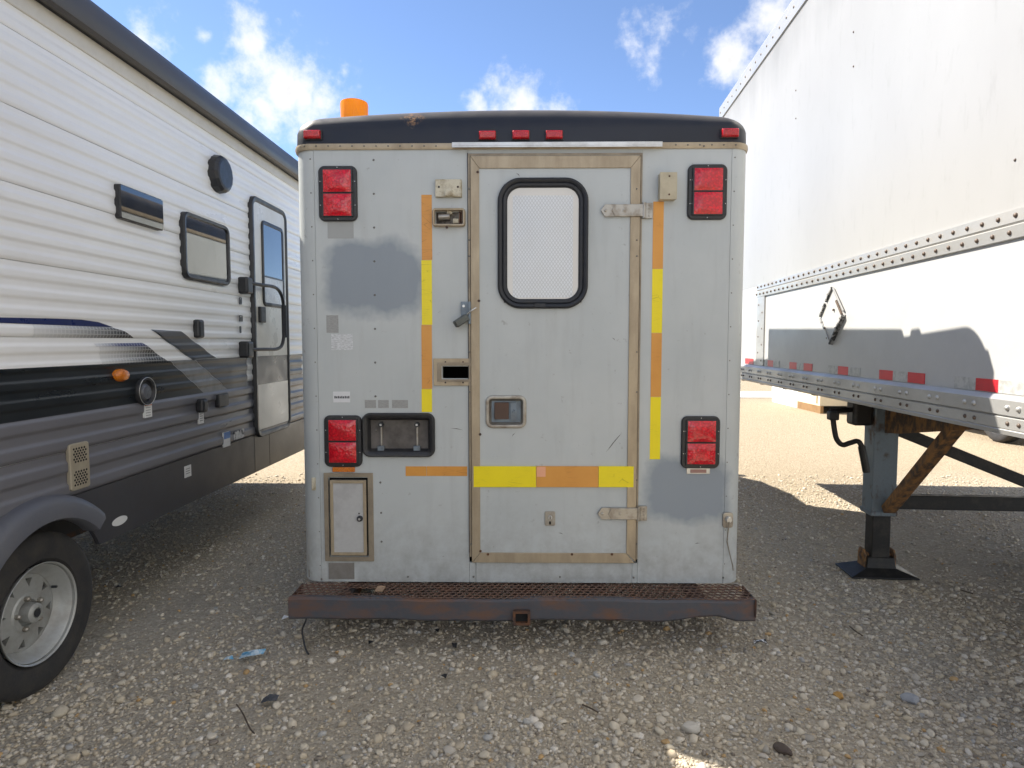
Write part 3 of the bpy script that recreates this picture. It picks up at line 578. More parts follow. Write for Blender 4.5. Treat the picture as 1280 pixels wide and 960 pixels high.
# rows of little rivets
rv = MB()
def rivet(px, py, y=0., r=.0055): x, z = A(px, py, y); rv.lathe([(y-.004, 0), (y-.0035, r*.6), (y-.001, r), (y+.002, r)], (x, 0, z), 'y', 8)
for k in range(13):
    if k not in (9, 10, 11, 12): rivet(467+k*.35, 200+42.2*k)
    py = 199+42.3*k; rivet(388+k*1.05, py, .004); rivet(918.5-k*1.1, py-2, .004)
for px, py in ((475.5, 603), (476.5, 641), (477, 677), (510, 721), (592, 721), (700, 721), (792, 722), (904, 728-6), (402, 724)): rivet(px, py)
for k in range(13): rivet(380+k*15 if k < 12 else 880, 182.5, -.0105, .004)
for k in range(6): rivet(845+k*15, 181, -.0105, .004)
for px, py in ((594.5, 197), (669, 196), (738, 195.5), (793, 195.5)): rivet(px, py, -.010, .005)
for py in (236, 300, 320, 440, 490, 600, 680): rivet(586.8 if py < 500 else 589, py, -.0112, .005); rivet(796, py, -.0148, .004)
o = rv.build('rivets', plain('dull_rivet', (.2, .195, .18), .5, .5), amb); o['kind'] = 'stuff'
sk = MB()
for px, py in ((598.5, 376), (600, 543), (600.5, 689), (610, 693), (597, 215), (715, 693), (765, 693)): x, z = A(px, py, -.016); sk.lathe([(-.018, 0), (-.018, .005), (-.015, .007)], (x, 0, z), 'y', 10)
sk.build('trim_bolts', RUST, door)['kind'] = 'stuff'
# scratches on the paint
scr = MB()
for px, py, qx, qy, y in ((563, 535.5, 579, 537.5, -.0006), (640, 546, 644, 541, -.0086), (757, 566, 776, 543, -.0086), (760, 563, 778, 540, -.0086), (645, 216, 650, 221, -.0086), (698, 666, 704, 668, -.0086), (765, 422, 769, 426, -.0086), (868, 680, 875, 679, -.0006)):
    a, b = A(px, py, y), A(qx, qy, y); d = Vector((b[0]-a[0], 0, b[1]-a[1])).normalized(); n_ = Vector((-d.z, 0, d.x))*.0018
    p, q = Vector((a[0], y, a[1])), Vector((b[0], y, b[1])); m_ = (p+q)/2+n_*1.4; scr.add([p, m_-n_, q, m_+n_], [(0, 1, 2, 3)])
o = scr.build('scratches', plain('scratch', (.1, .095, .09), .7), amb); o['kind'] = 'stuff'
# --- rear step bumper
by0, by1 = -.205, -.004; bl, br = A(360.5, 760, by0)[0], A(947, 760, by0)[0]; bt_ = A(651, 749.5, by0)[1]; bb = A(651, 777, by0)[1]
bump = MB().loft([[(x, y, z) for y, z in ((by0+.012, bb), (by0, bb+.012), (by0, bt_-.010), (by0+.010, bt_), (by0+.035, bt_), (by0+.035, bt_-.006), (by0+.008, bt_-.012), (by0+.008, bb+.012), (by0+.030, bb+.006), (by0+.030, bb))] for x in [bl+(br-bl)*k/24 for k in range(25)]]).build('step_bumper', RUST2, amb, bevel=0)
me = bump.data                                            # the right end is bent down and torn
for v in me.vertices:
    t = max(0, (v.co.x-(br-.42))/.42)
    if v.co.z < bt_-.03: v.co.z += .03*math.sin(min(1, t*1.35)*math.pi*.62)*(1 if t < .72 else .2)-(.0 if t < .8 else .012)
    if t > .86: v.co.y += .02*(t-.86)/.14
    v.co.z += .0035*math.sin(v.co.x*5.1)+.002*math.sin(v.co.x*17); v.co.y += .003*math.sin(v.co.x*7.7)
for x0 in (bl, br-.006): MB().box(x0, x0+.006, by0+.012, by1, bb+.02, bt_-.002).build('end_plate', RUST, bump, bevel=.001)
x0, x1 = A(641, 768, by0)[0], A(663, 768, by0)[0]; z0, z1 = A(651, 779.5, by0)[1], A(651, 761.5, by0)[1]
MB().ring(rr(x0, x1, z0, z1, .010), rr(x0+.013, x1-.013, z0+.013, z1-.013, .004), by0-.022, .12).build('receiver_tube', RUST, bump)
MB().box(x0+.011, x1-.011, by0-.004, by0+.03, z0+.011, z1-.011).build('receiver_hole_shade', DARK, bump)  # black block stands in for the shade inside the open tube
gr = MB(); nx = 66; ny = 6; gx0, gx1, gy0, gy1 = bl+.006, br-.006, by0+.010, by1+.0; w = (gx1-gx0)/nx; d = (gy1-gy0)/ny; th = .003
hole_c = (A(456, 741, -.1)[0], -.105)
for j in range(-1, ny+1):
    for i in range(-1, nx+1):
        cx = gx0+(i+.5+(j % 2)*.5)*w; cy = gy0+(j+.5)*d
        if math.hypot((cx-hole_c[0])/.085, (cy-hole_c[1])/.038) < 1: continue
        if cx < gx0+w*.3 or cx > gx1-w*.3 or cy > gy1 or cy < gy0: continue
        sag = -.006*max(0, math.sin((cx-gx0)/(gx1-gx0)*math.pi*3))**2*math.sin((cy-gy0)/(gy1-gy0)*math.pi)
        ho = [(-.5, .333), (0, .667), (.5, .333), (.5, -.333), (0, -.667), (-.5, -.333)]
        o_ = [(cx+a*w, cy+b*d) for a, b in ho]; n_ = [(cx+a*w*.80, cy+b*d*.76) for a, b in ho]
        zt = bt_+.002+sag; vs = [(*p, zt) for p in o_]+[(*p, zt+.002) for p in n_]+[(*p, zt-th) for p in n_]
        gr.add(vs, [(k, (k+1) % 6, 6+(k+1) % 6, 6+k) for k in range(6)]+[(6+k, 6+(k+1) % 6, 12+(k+1) % 6, 12+k) for k in range(6)])
gr.build('step_grating', GRATE, bump, normals=False)
for x in (bl+.25, -.35, .35, br-.25): MB().box(x-.03, x+.03, by0+.036, .4, bt_-.075, bt_-.02).build('bumper_bracket', RUST, bump)
x, _ = A(474, 742, -.1); single(MB().add([(x-.02, -.115, bt_+.004), (x+.022, -.12, bt_+.006), (x+.026, -.07, bt_+.012), (x-.012, -.075, bt_+.014), (x-.02, -.115, bt_-.001), (x+.022, -.12, bt_+.001), (x+.026, -.07, bt_+.007), (x-.012, -.075, bt_+.009)], [(0,1,2,3),(4,5,6,7),(0,1,5,4),(1,2,6,5),(2,3,7,6),(3,0,4,7)]).build('wood_scrap', plain('raw_wood', (.42, .29, .19), .8)), 'small tan wood scrap lying by the hole in the step grating', 'wood scrap')
ws = bpy.data.objects['wood_scrap']; ws.location = AMB.o; ws.rotation_euler = (0, 0, -AMB.a)
x, z = A(384, 776, -.15); cb = [(x, -.12, bb+.03), (x-.005, -.15, bb-.02), (x-.022, -.16, bb-.07), (x-.012, -.17, .04), (x+.008, -.2, .012), (x+.03, -.23, .006)]
MB().tube(smooth(cb), .0045, 7).build('hanging_cable', BLACKP, amb, smooth=True)
# --- chassis, wheels and cab (mostly hidden ahead of the box)
TYRE = worn('tyre_rubber', (.022, .022, .024), (.085, .075, .06), .75, 0, 10, (.42, .75), .55, bump=.2)
def tyre(mb, c, rad, w, n=48):
    p = [(-w*.36, rad*.60), (-w*.47, rad*.66), (-w*.5, rad*.78), (-w*.49, rad*.90), (-w*.43, rad*.965), (-w*.36, rad*.99), (-w*.15, rad), (-w*.13, rad*.982), (-w*.10, rad*.982), (-w*.08, rad), (w*.08, rad), (w*.10, rad*.982), (w*.13, rad*.982), (w*.15, rad), (w*.36, rad*.99), (w*.43, rad*.965), (w*.49, rad*.90), (w*.5, rad*.78), (w*.47, rad*.66), (w*.36, rad*.60)]
    return mb.lathe(p, c, 'x', n)
for x, y in ((-.92, 2.5), (.92, 2.5), (-.66, 2.5), (.66, 2.5), (-.85, 5.3), (.85, 5.3)):
    wv = tyre(MB(), (x, y, .36), .36, .22).build('wheel', TYRE, amb, smooth=True); MB().lathe([(-.06, 0), (-.06, .2), (-.08, .222), (.08, .222), (.06, .2), (.06, 0)], (x, y, .36), 'x', 28).build('rim', STEEL, wv)
MB().box(-.45, -.37, .1, 5.9, .19, .27).box(.37, .45, .1, 5.9, .19, .27).box(-.8, .8, 2.44, 2.56, .30, .42).box(-.8, .8, 5.25, 5.35, .30, .40).build('chassis', RUST, amb)
cabm = worn('white_cab_paint', (.7, .7, .68), (.5, .48, .44), .3, 0, 4)
cab_prof = [(LEN+.04, .42), (LEN+.04, 2.02), (LEN+.55, 2.08), (LEN+1.1, 1.98), (LEN+1.62, 1.38), (LEN+2.42, 1.22), (LEN+2.62, 1.1), (LEN+2.66, .42)]
cabo = MB().loft([[(x*s_, y, z) for y, z in cab_prof] for x, s_ in ((-.99, .97), (-.99, 1), (.99, 1), (.99, .97))]).build('cab', cabm, amb, bevel=.04)
GLASS = plain('dark_glass', (.015, .018, .02), .08)
MB().add([(-.86, LEN+1.155, 1.95), (.86, LEN+1.155, 1.95), (.9, LEN+1.61, 1.425), (-.9, LEN+1.61, 1.425)], [(0, 1, 2, 3)]).build('windscreen', GLASS, cabo)
for s_ in (-1, 1):
    MB().prism([(LEN+.3, 1.35), (LEN+.3, 1.9), (LEN+1.0, 1.9), (LEN+1.42, 1.35)], s_*.985, s_*.9935, 'x').build('side_window', GLASS, cabo)
    MB().box(min(s_*1.0, s_*1.2), max(s_*1.0, s_*1.2), LEN+1.2, LEN+1.3, 1.35, 1.65).build('wing_mirror', BLACKP, cabo, bevel=.02)
# unseen roof block and wedge, added to cast the stepped shadow on the white trailer
rt = ZC+.14
MB().box(HW-.42, HW-.07, .50, .60, rt-.12, rt+.075).build('roof_shadow_block', BLACKP, amb, bevel=.02)
MB().prism([(.67, rt-.12), (.67, rt+.085), (2.9, rt+.30), (2.9, rt-.12)], HW-.42, HW-.07, 'x').build('roof_shadow_wedge', BLACKP, amb, bevel=.02)

# ------------------------------------------------------------------ travel trailer on the left
rv_ = RV.root('travel_trailer', 'white and charcoal corrugated travel trailer with blue swoosh graphics and a grey spoked wheel', 'travel trailer')
V = RV.hit_x
RY0, RY1 = -4.2, 6.9; ZS0, ZS1 = .80, 2.86; PITCHS = .1033; NSUB = 16; DZ = PITCHS/NSUB
def _sp(t):
    s = lambda a: a*a*(3-2*a)
    if t < .16: return s(t/.16)
    if t < .50: return 1
    if t < .66: return 1-s((t-.5)/.16)
    return 0
def gridp(k): return .011*_sp((k % NSUB)/NSUB) if k < 64 else .0062*_sp(((k-64) % 12)/12)   # broad ribs below, finer ones above
def prof(z):
    k = (z-ZS0)/DZ; i = math.floor(k+1e-9); f = k-i; return gridp(i)*(1-f)+gridp(i+1)*f
WHITE = worn('white_siding', (.85, .85, .84), (.75, .735, .70), .32, 0, 2.5, (.45, .75), .5, (1, .4, 2), .02)
GREYS = worn('charcoal_siding', (.15, .15, .168), (.115, .114, .125), .33, 0, 3, (.45, .75), .5, (1, .4, 2), .02)
VBLACK = worn('black_vinyl', (.008, .011, .014), (.02, .022, .025), .3, 0, 6, (.45, .75), .5, (1, .4, 2), .02)
VGREY = plain('grey_vinyl', (.20, .205, .21), .35); VSTEEL = worn('dark_grey_vinyl', (.045, .048, .055), (.09, .093, .1), .32, 0, 3)
VBLUE = plain('blue_vinyl', (.012, .022, .11), .3)
def hexfade(name, y0, y1, blue=False):                     # printed honeycomb fade into the white of the wall
    m = M(name); X = m.xyz(); v = m.N.new('ShaderNodeTexVoronoi'); v.feature = 'DISTANCE_TO_EDGE'; v.inputs['Scale'].default_value = 42; v.inputs['Randomness'].default_value = .12; m.L.new(m.coords((0, 1, 1.2)), v.inputs['Vector'])
    t = m.ramp(X['Y'], y0, y1); cell = m.ramp(v.outputs['Distance'], .02, .16)
    f = m.math('MULTIPLY', t, m.math('ADD', m.math('MULTIPLY', cell, .45), .55), clamp=True)
    m.set('Base Color', m.mix(f, (.74, .74, .73), (.01, .02, .12) if blue else (.022, .025, .03))).set('Roughness', .33); return m.m
def siding(k0, k1, mat, y0=RY0, y1=RY1):
    mb = MB(); rows = [(-.008, ZS0+k0*DZ+.0006)]+[(gridp(k), ZS0+k*DZ+(.0006 if k == k0 else 0)) for k in range(k0, k1)]+[(gridp(k1), ZS0+k1*DZ-.0022), (-.008, ZS0+k1*DZ-.0026)]
    vs = [(x, y, z) for x, z in rows for y in (y0, y1)]; return mb.add(vs, [(2*i, 2*i+1, 2*i+3, 2*i+2) for i in range(len(rows)-1)]).build('siding_panel', mat, rv_, smooth=True)
kk = [0, 32, 64, 112, 160, 208, 256, 304, 319]
for i in range(len(kk)-1): siding(kk[i], kk[i+1], GREYS if kk[i+1]*DZ+ZS0 < 1.25 else WHITE)
def decal(poly_px, mat, off=.0014, nm='graphic'):
    pl = [V(*p) for p in poly_px]; z0 = min(p[1] for p in pl); z1 = max(p[1] for p in pl)
    zs = [z0+1e-5]+[ZS0+k*DZ for k in range(math.ceil((z0-ZS0)/DZ), math.floor((z1-ZS0)/DZ)+1)]+[z1-1e-5]+[p[1] for p in pl]
    zs = sorted(z for z in set(zs) if z0 < z < z1); mb = MB(); prev = None; vs = []; fs = []
    for z in zs:
        c = []
        for (ya, za), (yb, zb) in zip(pl, pl[1:]+pl[:1]):
            if (za-z)*(zb-z) <= 0 and abs(za-zb) > 1e-9: c.append(ya+(yb-ya)*(z-za)/(zb-za))
        if len(c) < 2: continue
        x = prof(z)+off; vs += [(x, min(c), z), (x, max(c), z)]; n = len(vs)
        if n > 2: fs.append((n-4, n-3, n-1, n-2))
    return mb.add(vs, fs).build(nm, mat, rv_, smooth=True)
def zline(px, z):                                          # pixel row of height z on the wall at column px
    lo, hi = -400., 1400.
    for _ in range(40):
        m_ = (lo+hi)/2
        if V(px, m_)[1] > z: lo = m_
        else: hi = m_
    return lo
zt, zb = 1.394, 1.178
decal([(-330, zline(-330, zt)), (211, zline(211, zt)), (254, zline(254, zb)), (-330, zline(-330, zb))], VBLACK)
decal([(211.3, zline(211, zt)), (241.5, zline(241, zt)), (283.5, zline(283, zb)), (254.3, zline(254, zb))], VGREY)
decal([(242, zline(242, zt)), (308, zline(308, zt)), (308, zline(308, zb)), (284, zline(284, zb))], VSTEEL)
decal([(356, zline(356, zt)), (377, zline(377, zt)), (377, zline(377, zb)), (356, zline(356, zb))], VSTEEL)
y_a, y_b = V(30, 415)[0], V(150, 415)[0]; y_c, y_d = V(118, 440)[0], V(186, 440)[0]
decal([(40, 405), (112, 408), (140, 409.5), (154, 414), (166.5, 422.5), (40, 422.5)], hexfade('hex_fade_upper', y_a, y_b))
decal([(-120, 396), (0, 396.8), (60, 398), (100, 399.5), (122, 402.5), (141, 409), (112, 408), (50, 405), (0, 402.5), (-120, 399)], VBLUE, .0026)
decal([(122, 433.5), (184, 433.5), (211, 453.5), (126, 456)], hexfade('hex_fade_lower', y_c, y_d))
decal([(116, 429.5), (177, 428.5), (184, 433.3), (118, 433.3)], hexfade('blue_fade', V(112, 430)[0], V(150, 430)[0], True), .0026)
m = M('smoke_fade_vinyl'); X = m.xyz(); m.set('Base Color', m.mix(m.ramp(X['Z'], 1.42, 1.57), (.025, .028, .033), (.11, .11, .115))).set('Roughness', .35)
decal([(189.5, 412), (225, 414), (269, 447.5), (243, 449)], m.m); decal([(187.5, 412), (190, 412), (243.5, 449), (240, 450.5)], VBLACK, .0026)
# cream trim, gasket and the long charcoal awning case under the roof edge
CREAM = worn('cream_trim', (.66, .63, .55), (.5, .46, .38), .4, 0, 5); AWN = worn('charcoal_awning_case', (.058, .055, .054), (.085, .078, .072), .38, 0, 3, (.4, .7), .6, (1, .3, 1), .03)
MB().box(-.02, .016, RY0, RY1, ZS1-.006, 2.935).build('roof_trim', CREAM, rv_, bevel=.005)
MB().box(-.02, .05, RY0, RY1, 2.9355, 2.952).build('awning_gasket', RUBBER, rv_)
ap = [(-.02, 2.953), (.062, 2.925), (.082, 2.935), (.094, 2.965), (.095, 3.0), (.086, 3.04), (.066, 3.075), (.035, 3.097), (-.02, 3.105)]
MB().loft([[(x, y, z) for x, z in ap] for y in (RY0, RY1)]).build('awning_case', AWN, rv_, smooth=True)
MB().box(-2.42, -.0095, RY0+.01, RY1-.01, ZS0-.012, 3.06).build('coach_body', WHITE, rv_, bevel=.03)
MB().box(-2.40, -.42, RY0+.02, RY1-.02, .46, .787).build('underbelly', BLACKP, rv_)
# skirt with wheel arch
wy, wz = V(45, 785, -.02)[0], .345; WR = .345
arch = [(wy+.425*math.cos(R(a)), wz+.425*math.sin(R(a))) for a in range(180-24, 22, -6)]
sk = [(RY0, .512), *[(p[0], max(p[1], .512)) for p in arch], (V(316, 500)[0]-.002, .512), (V(316, 500)[0]-.002, .798), (RY0, .798)]
SKIRT = worn('charcoal_skirt', (.05, .051, .06), (.065, .06, .055), .4, 0, 4, (.45, .75), .6)
MB().prism(sk, -.016, .004, 'x').build('skirt_panel', SKIRT, rv_)
SK2 = worn('brown_skirt', (.10, .09, .08), (.15, .13, .11), .35, 0, 4); ys_ = V(316, 500)[0]; ym = V(336, 555)[0]
MB().box(-.016, .006, ys_, ym-.002, .512, .798).build('skirt_panel', SK2, rv_, bevel=.003); MB().box(-.016, .006, ym+.002, RY1, .512, .798).build('skirt_panel', SK2, rv_, bevel=.003)
FEND = worn('grey_plastic_fender', (.10, .105, .125), (.15, .145, .14), .5, 0, 6)
fl = []
for a in range(-8, 139, 6):
    c, s = math.cos(R(180-a-0)), math.sin(R(180-a)); fl.append([(x, wy+r*c, wz+r*s) for x, r in ((.0, .50), (.035, .498), (.062, .485), (.078, .46), (.078, .40), (.062, .392), (.0, .395))])
MB().loft(fl).build('fender', FEND, rv_, smooth=True)
MB().box(-.40, -.38, wy-.5, wy+.5, .5, .8).build('wheel_well', DARK, rv_)
# wheel
RIMM = worn('grey_wheel_paint', (.40, .41, .40), (.22, .2, .17), .38, .3, 9, (.45, .75), .6)
def rv_wheel(cx, sgn):
    w = tyre(MB(), (cx, wy, wz), WR, .205, 64).build('wheel', TYRE, rv_, smooth=True); S = sgn
    RR = .207
    MB().lathe([(S*.094, RR-.002), (S*.100, RR+.004), (S*.097, RR+.006), (S*.080, RR), (S*.085, RR-.006), (S*.075, RR-.016), (S*.050, RR-.026), (S*.030, RR-.040), (S*.024, RR-.046), (-S*.08, RR-.046), (-S*.09, RR)], (cx, wy, wz), 'x', 64).build('rim', RIMM, w, smooth=True)
    disc = MB(); r1, r2 = .085, RR-.044; xo = cx+S*.022
    P = lambda r, a, x: (x, wy+r*math.cos(a), wz+r*math.sin(a)); n = 8
    for k in range(n):
        a0, a1 = 2*math.pi*k/n+.2, 2*math.pi*(k+1)/n+.2; am = (a0+a1)/2
        A_, B_ = P(r1, a0, xo+S*.012), P(r1, a1, xo+S*.012); D_, M_, C_ = P(r2, a0, xo), P(r2, am, xo), P(r2, a1, xo)
        T1 = P(.108, am, xo+S*.010); T2 = P(.146, am-.13, xo+S*.004); T3 = P(.146, am+.13, xo+S*.004)
        disc.add([A_, B_, C_, M_, D_, T1, T2, T3], [(0, 5, 6, 4), (1, 2, 7, 5), (0, 1, 5), (4, 6, 3), (3, 6, 7), (3, 7, 2)])
        b1, b2, b3 = [(p[0]-S*.02, p[1], p[2]) for p in (T1, T2, T3)]; disc.add([T1, T2, T3, b1, b2, b3], [(0, 1, 4, 3), (1, 2, 5, 4), (2, 0, 3, 5)])
    disc.lathe([(S*.034, .085), (S*.040, .078), (S*.040, .056), (S*.026, .050), (S*.026, .03)], (cx, wy, wz), 'x', 32)
    disc.build('wheel_disc', RIMM, w, normals=False)
    MB().lathe([(-S*.02, RR-.05), (-S*.02, .02)], (cx, wy, wz), 'x', 32).build('brake_drum', DARK, w)
    MB().lathe([(S*.02, .045), (S*.072, .041), (S*.078, .034), (S*.080, .022), (S*.072, .020), (S*.072, .0)], (cx, wy, wz), 'x', 24).build('hub_cap', RIMM, w, smooth=True)
    MB().lathe([(S*.0795, .0), (S*.0795, .018)], (cx+.0006*S, wy, wz), 'x', 16).build('hub_plug', RUBBER, w)
    for k in range(5):
        a = 2*math.pi*k/5+.5; MB().lathe([(S*.02, .011), (S*.056, .011), (S*.062, .006), (S*.062, 0)], (cx, wy+.066*math.cos(a), wz+.066*math.sin(a)), 'x', 6).build('lug_nut', STEEL, w)
    MB().tube([(cx+S*.03, wy+.15, wz+.055), (cx+S*.052, wy+.152, wz+.055)], .006, 8).build('valve_stem', RUBBER, w)
rv_wheel(-.09, 1); rv_wheel(-2.3, -1)
MB().box(-2.3, -.1, wy-.035, wy+.035, .31, .38).build('axle', RUST, rv_)
MB().box(-.55, -.49, RY0, RY1, .40, .48).box(-1.9, -1.84, RY0, RY1, .40, .48).build('frame_rail', RUST, rv_)
MB().box(-1.25, -1.15, RY0-.62, RY0-.52, 0, .62).box(-1.24, -1.16, RY0-.9, RY0+.1, .40, .479).build('tongue_jack', RUST, rv_)
# window, entry door and fittings
def vrect(xl, yt, yb, xr): y0, z1 = V(xl, yt); z0 = V(xl, yb)[1]; return y0, V(xr, (yt+yb)/2)[0], z0, z1
TINT = M('tinted_glass'); TINT.set('Base Color', (.012, .014, .016)).set('Roughness', .03).set('Specular IOR Level', .8); TINT.set('Coat Weight', 1.); TINT = TINT.m
w_ = vrect(223, 262, 347, 282)
wo = MB().loft([[(x, y, z) for y, z in inset(*w_, .06, d)] for d, x in ((0, .0), (.001, .026), (.008, .034), (.024, .032), (.030, .020))], cap=False).build('window', BLACKP, rv_, smooth=True); MB().prism(inset(*w_, .06, .028), .016, .0225, 'x').build('pane', TINT, wo)
d_ = vrect(309, 242, 551, 356.5)
dd = MB().loft([[(x, y, z) for y, z in inset(*d_, .09, d)] for d, x in ((0, -.004), (.0, .026), (.006, .034), (.028, .033), (.036, .028), (.045, .024))], cap=False).build('entry_door', BLACKP, rv_, smooth=True)
DCRE = worn('cream_door_skin', (.70, .68, .62), (.55, .52, .45), .3, 0, 4)
zdt, zdb = V(330, zline(330, zt))[1], 1.178; yi0, yi1 = d_[0]+.040, d_[1]-.038
up = [p for p in inset(*d_, .09, .042) if p[1] > zdt]
MB().prism([(yi0, zdt+.001), *sorted(up, key=lambda p: 0)[::-1], (yi1, zdt+.001)] if False else [(yi1, zdt+.001)]+up+[(yi0, zdt+.001)], .01, .026, 'x').build('door_skin', DCRE, dd)
MB().box(.01, .0255, yi0, yi1, zdb, zdt).build('door_stripe', worn('brown_grey_stripe', (.075, .07, .066), (.1, .095, .09), .3), dd)
MB().box(.01, .026, yi0, yi1, d_[2]+.06, zdb-.001).build('door_skin', DCRE, dd); MB().box(.008, .0262, yi0, yi1, d_[2]+.02, d_[2]+.059).build('kick_strip', SK2, dd)
q = vrect(321.5, 274, 382, 350); dw = MB().loft([[(x, y, z) for y, z in inset(*q, .05, d)] for d, x in ((0, .024), (.001, .034), (.01, .038), (.028, .036), (.032, .03))], cap=False).build('door_window', BLACKP, dd, smooth=True)
zmid = q[2]+(q[3]-q[2])*.36
MB().box(.027, .031, q[0]+.02, q[1]-.02, zmid, q[3]-.02).build('pane', TINT, dw); MB().box(.027, .032, q[0]+.02, q[1]-.02, q[2]+.02, zmid-.012).build('shade_pane', plain('white_shade', (.62, .63, .64), .25), dw); MB().box(.027, .036, q[0]+.02, q[1]-.02, zmid-.012, zmid).build('mullion', BLACKP, dw)
q = vrect(318, 383, 403, 325); MB().box(.024, .05, q[0], q[1], q[2], q[3]).build('door_latch', BLACKP, dd, bevel=.008)
# swing-out grab handle
m1, m2 = V(309, 357, .05), V(310, 437, .05); g1 = V(340, 354, .09); ge = V(354.5, 400, .10)[0]
gh = MB().box(.0, .075, m1[0]-.05, m1[0]+.05, m1[1]-.06, m1[1]+.06).build('grab_handle', BLACKP, rv_, bevel=.015); MB().box(.0, .075, m2[0]-.05, m2[0]+.05, m2[1]-.06, m2[1]+.06).build('handle_mount', BLACKP, gh, bevel=.015)
MB().tube(smooth([(.06, m1[0], m1[1]+.02), (.085, m1[0]+.2, m1[1]+.02), (.10, ge-.16, m1[1]+.02), (.105, ge-.06, m1[1]-.02), (.105, ge-.01, m1[1]-.10), (.105, ge, (m1[1]+m2[1])/2), (.105, ge-.01, m2[1]+.12), (.105, ge-.06, m2[1]+.03), (.10, ge-.16, m2[1]), (.085, m2[0]+.2, m2[1]), (.06, m2[0], m2[1])], 4), .013, 10).build('handle_tube', BLACKP, gh, smooth=True)
MB().tube([(.105, ge-.001, (m1[1]+m2[1])/2+.12), (.105, ge, (m1[1]+m2[1])/2-.14)], .020, 10).build('foam_grip', RUBBER, gh, smooth=True)
q = vrect(142, 229, 272, 197); bo = MB().loft([[(x, y, z) for y, z in inset(*q, .012, d, 3)] for d, x in ((0, .0), (0, .026), (.004, .030))]).build('porch_light', BLACKP, rv_); MB().prism(inset(*q, .012, .005, 3), .0295, .0325, 'x').build('cover', TINT, bo)
y, z = V(280, 218, .05); MB().lathe([(.0, .125), (.045, .12), (.062, .105), (.066, .09), (.066, 0)], (.0, y, z), 'x', 14).build('round_speaker', BLACKP, rv_)
y, z = V(153, 469, .02); am = MB().loft([[(x, y+a*.052*s_, z+b*.032*s_) for a, b in [(math.cos(k*math.pi/10), math.sin(k*math.pi/10)) for k in range(20)]] for x, s_ in ((.0, 1.05), (.022, 1.0), (.034, .75), (.038, .3))]).build('marker_light', AMBER2, rv_, smooth=True)
y, z = V(183.5, 489, .02); po = MB().lathe([(0, .078), (.02, .078), (.026, .074), (.026, .062), (.014, .055), (.010, 0)], (0, y, z), 'x', 28).build('black_tank_port', BLACKP, rv_, smooth=True)
MB().lathe([(.011, .05), (.028, .036), (.030, 0)], (0, y-.006, z-.006), 'x', 20).build('port_cap', worn('grey_port_cap', (.11, .115, .13), (.05, .05, .055), .3), po, smooth=True); MB().lathe([(.0265, .0765), (.0275, .0755), (.0275, .0735), (.0265, .0725)], (0, y, z), 'x', 28).build('port_ring', SILVER, po)
def lump(px, py, w, h, t, mat, nm, bv=.008, par=rv_): y, z = V(px, py, t/2); return MB().box(.0, t, y-w/2, y+w/2, z-h/2, z+h/2).build(nm, mat, par, bevel=bv)
lump(248.5, 411, .07, .115, .045, BLACKP, 'outlet_cover', .014); lump(252.5, 507, .07, .085, .055, BLACKP, 'cable_inlet', .016); lump(277.5, 500, .14, .085, .03, BLACKP, 'outlet_cover', .006)
q = vrect(81, 556, 616, 107); ve = MB().prism(inset(*q, .015, 0), .0, .022, 'x').build('furnace_vent', worn('beige_vent_metal', (.42, .37, .28), (.26, .22, .16), .45, .3, 12), rv_, bevel=.005)
vm = MB()
for j in range(15):
    for i in range(5):
        if 5 < j < 9: continue
        yy = q[0]+.02+(q[1]-q[0]-.04)*(i+.5*(j % 2)+.25)/5; zz = q[2]+.025+(q[3]-q[2]-.05)*j/14; vm.lathe([(.0228, .0), (.0228, .0055), (.021, .0055)], (0, yy, zz), 'x', 6)
o = vm.build('vent_holes', DARK, ve); o['kind'] = 'stuff'
WLAB = plain('white_sticker', (.74, .74, .73), .45, 0, .06)
def sticker(px, py, w, h, mat=WLAB, x=.0145): y, z = V(px, py, x); return MB().box(x-.012, x, y-w/2, y+w/2, z-h/2, z+h/2).build('sticker', mat, rv_)
st = sticker(185.5, 512, .066, .085); y, z = V(185.5, 512, .0145); MB().box(.014, .0152, y-.03, y+.03, z+.022, z+.040).build('warning_band', plain('orange_print', (.75, .2, .05), .5), st)
for k in range(4): MB().box(.014, .0152, y-.024, y+.02, z+.010-k*.014, z+.013-k*.014).build('text_line', VGREY, st)
s2 = sticker(252, 522, .055, .075); y, z = V(252, 522, .0145)
for k in range(4): MB().box(.014, .0152, y-.02, y+.018, z+.022-k*.014, z+.026-k*.014).build('text_line', VGREY, s2)
s3 = sticker(284, 549, .09, .10); y, z = V(284, 549, .0145); MB().box(.014, .0153, y-.045, y+.045, z+.005, z+.05).build('blue_band', plain('light_blue_print', (.12, .25, .55), .5), s3)
sticker(299, 543, .16, .06, worn('torn_sticker', (.6, .6, .6), (.08, .08, .09), .5, 0, 30, (.45, .55), 1)); s4 = sticker(235, 589, .075, .07, WLAB, .0065)
for k in range(3): y, z = V(235, 589, .0065); MB().box(.006, .0072, y-.024, y+.022, z+.014-k*.014, z+.018-k*.014).build('text_line', VGREY, s4)
y, z = V(150, 651, .006); MB().prism([(y+.06*math.cos(k*math.pi/12), z+.022*math.sin(k*math.pi/12)) for k in range(24)], .003, .0062, 'x').build('oval_badge', WLAB, rv_)
# little lock pictograms beside the door frame
for px, py, w, h in ((301, 376, .035, .05), (301.5, 398, .05, .045), (301, 412, .02, .05)):
    y, z = V(px, py, .0145); e_ = MB().ring(rr(y-w/2, y+w/2, z-h/2, z+h/2, .006, 2), rr(y-w/2+.008, y+w/2-.008, z-h/2+.008, z+h/2-.008, .003, 2), .010, .0148, 'x').build('pictogram', VSTEEL, rv_); MB().box(.010, .0147, y-.005, y+.005, z-h*.32, z+h*.2).build('pictogram_stroke', VSTEEL, e_)

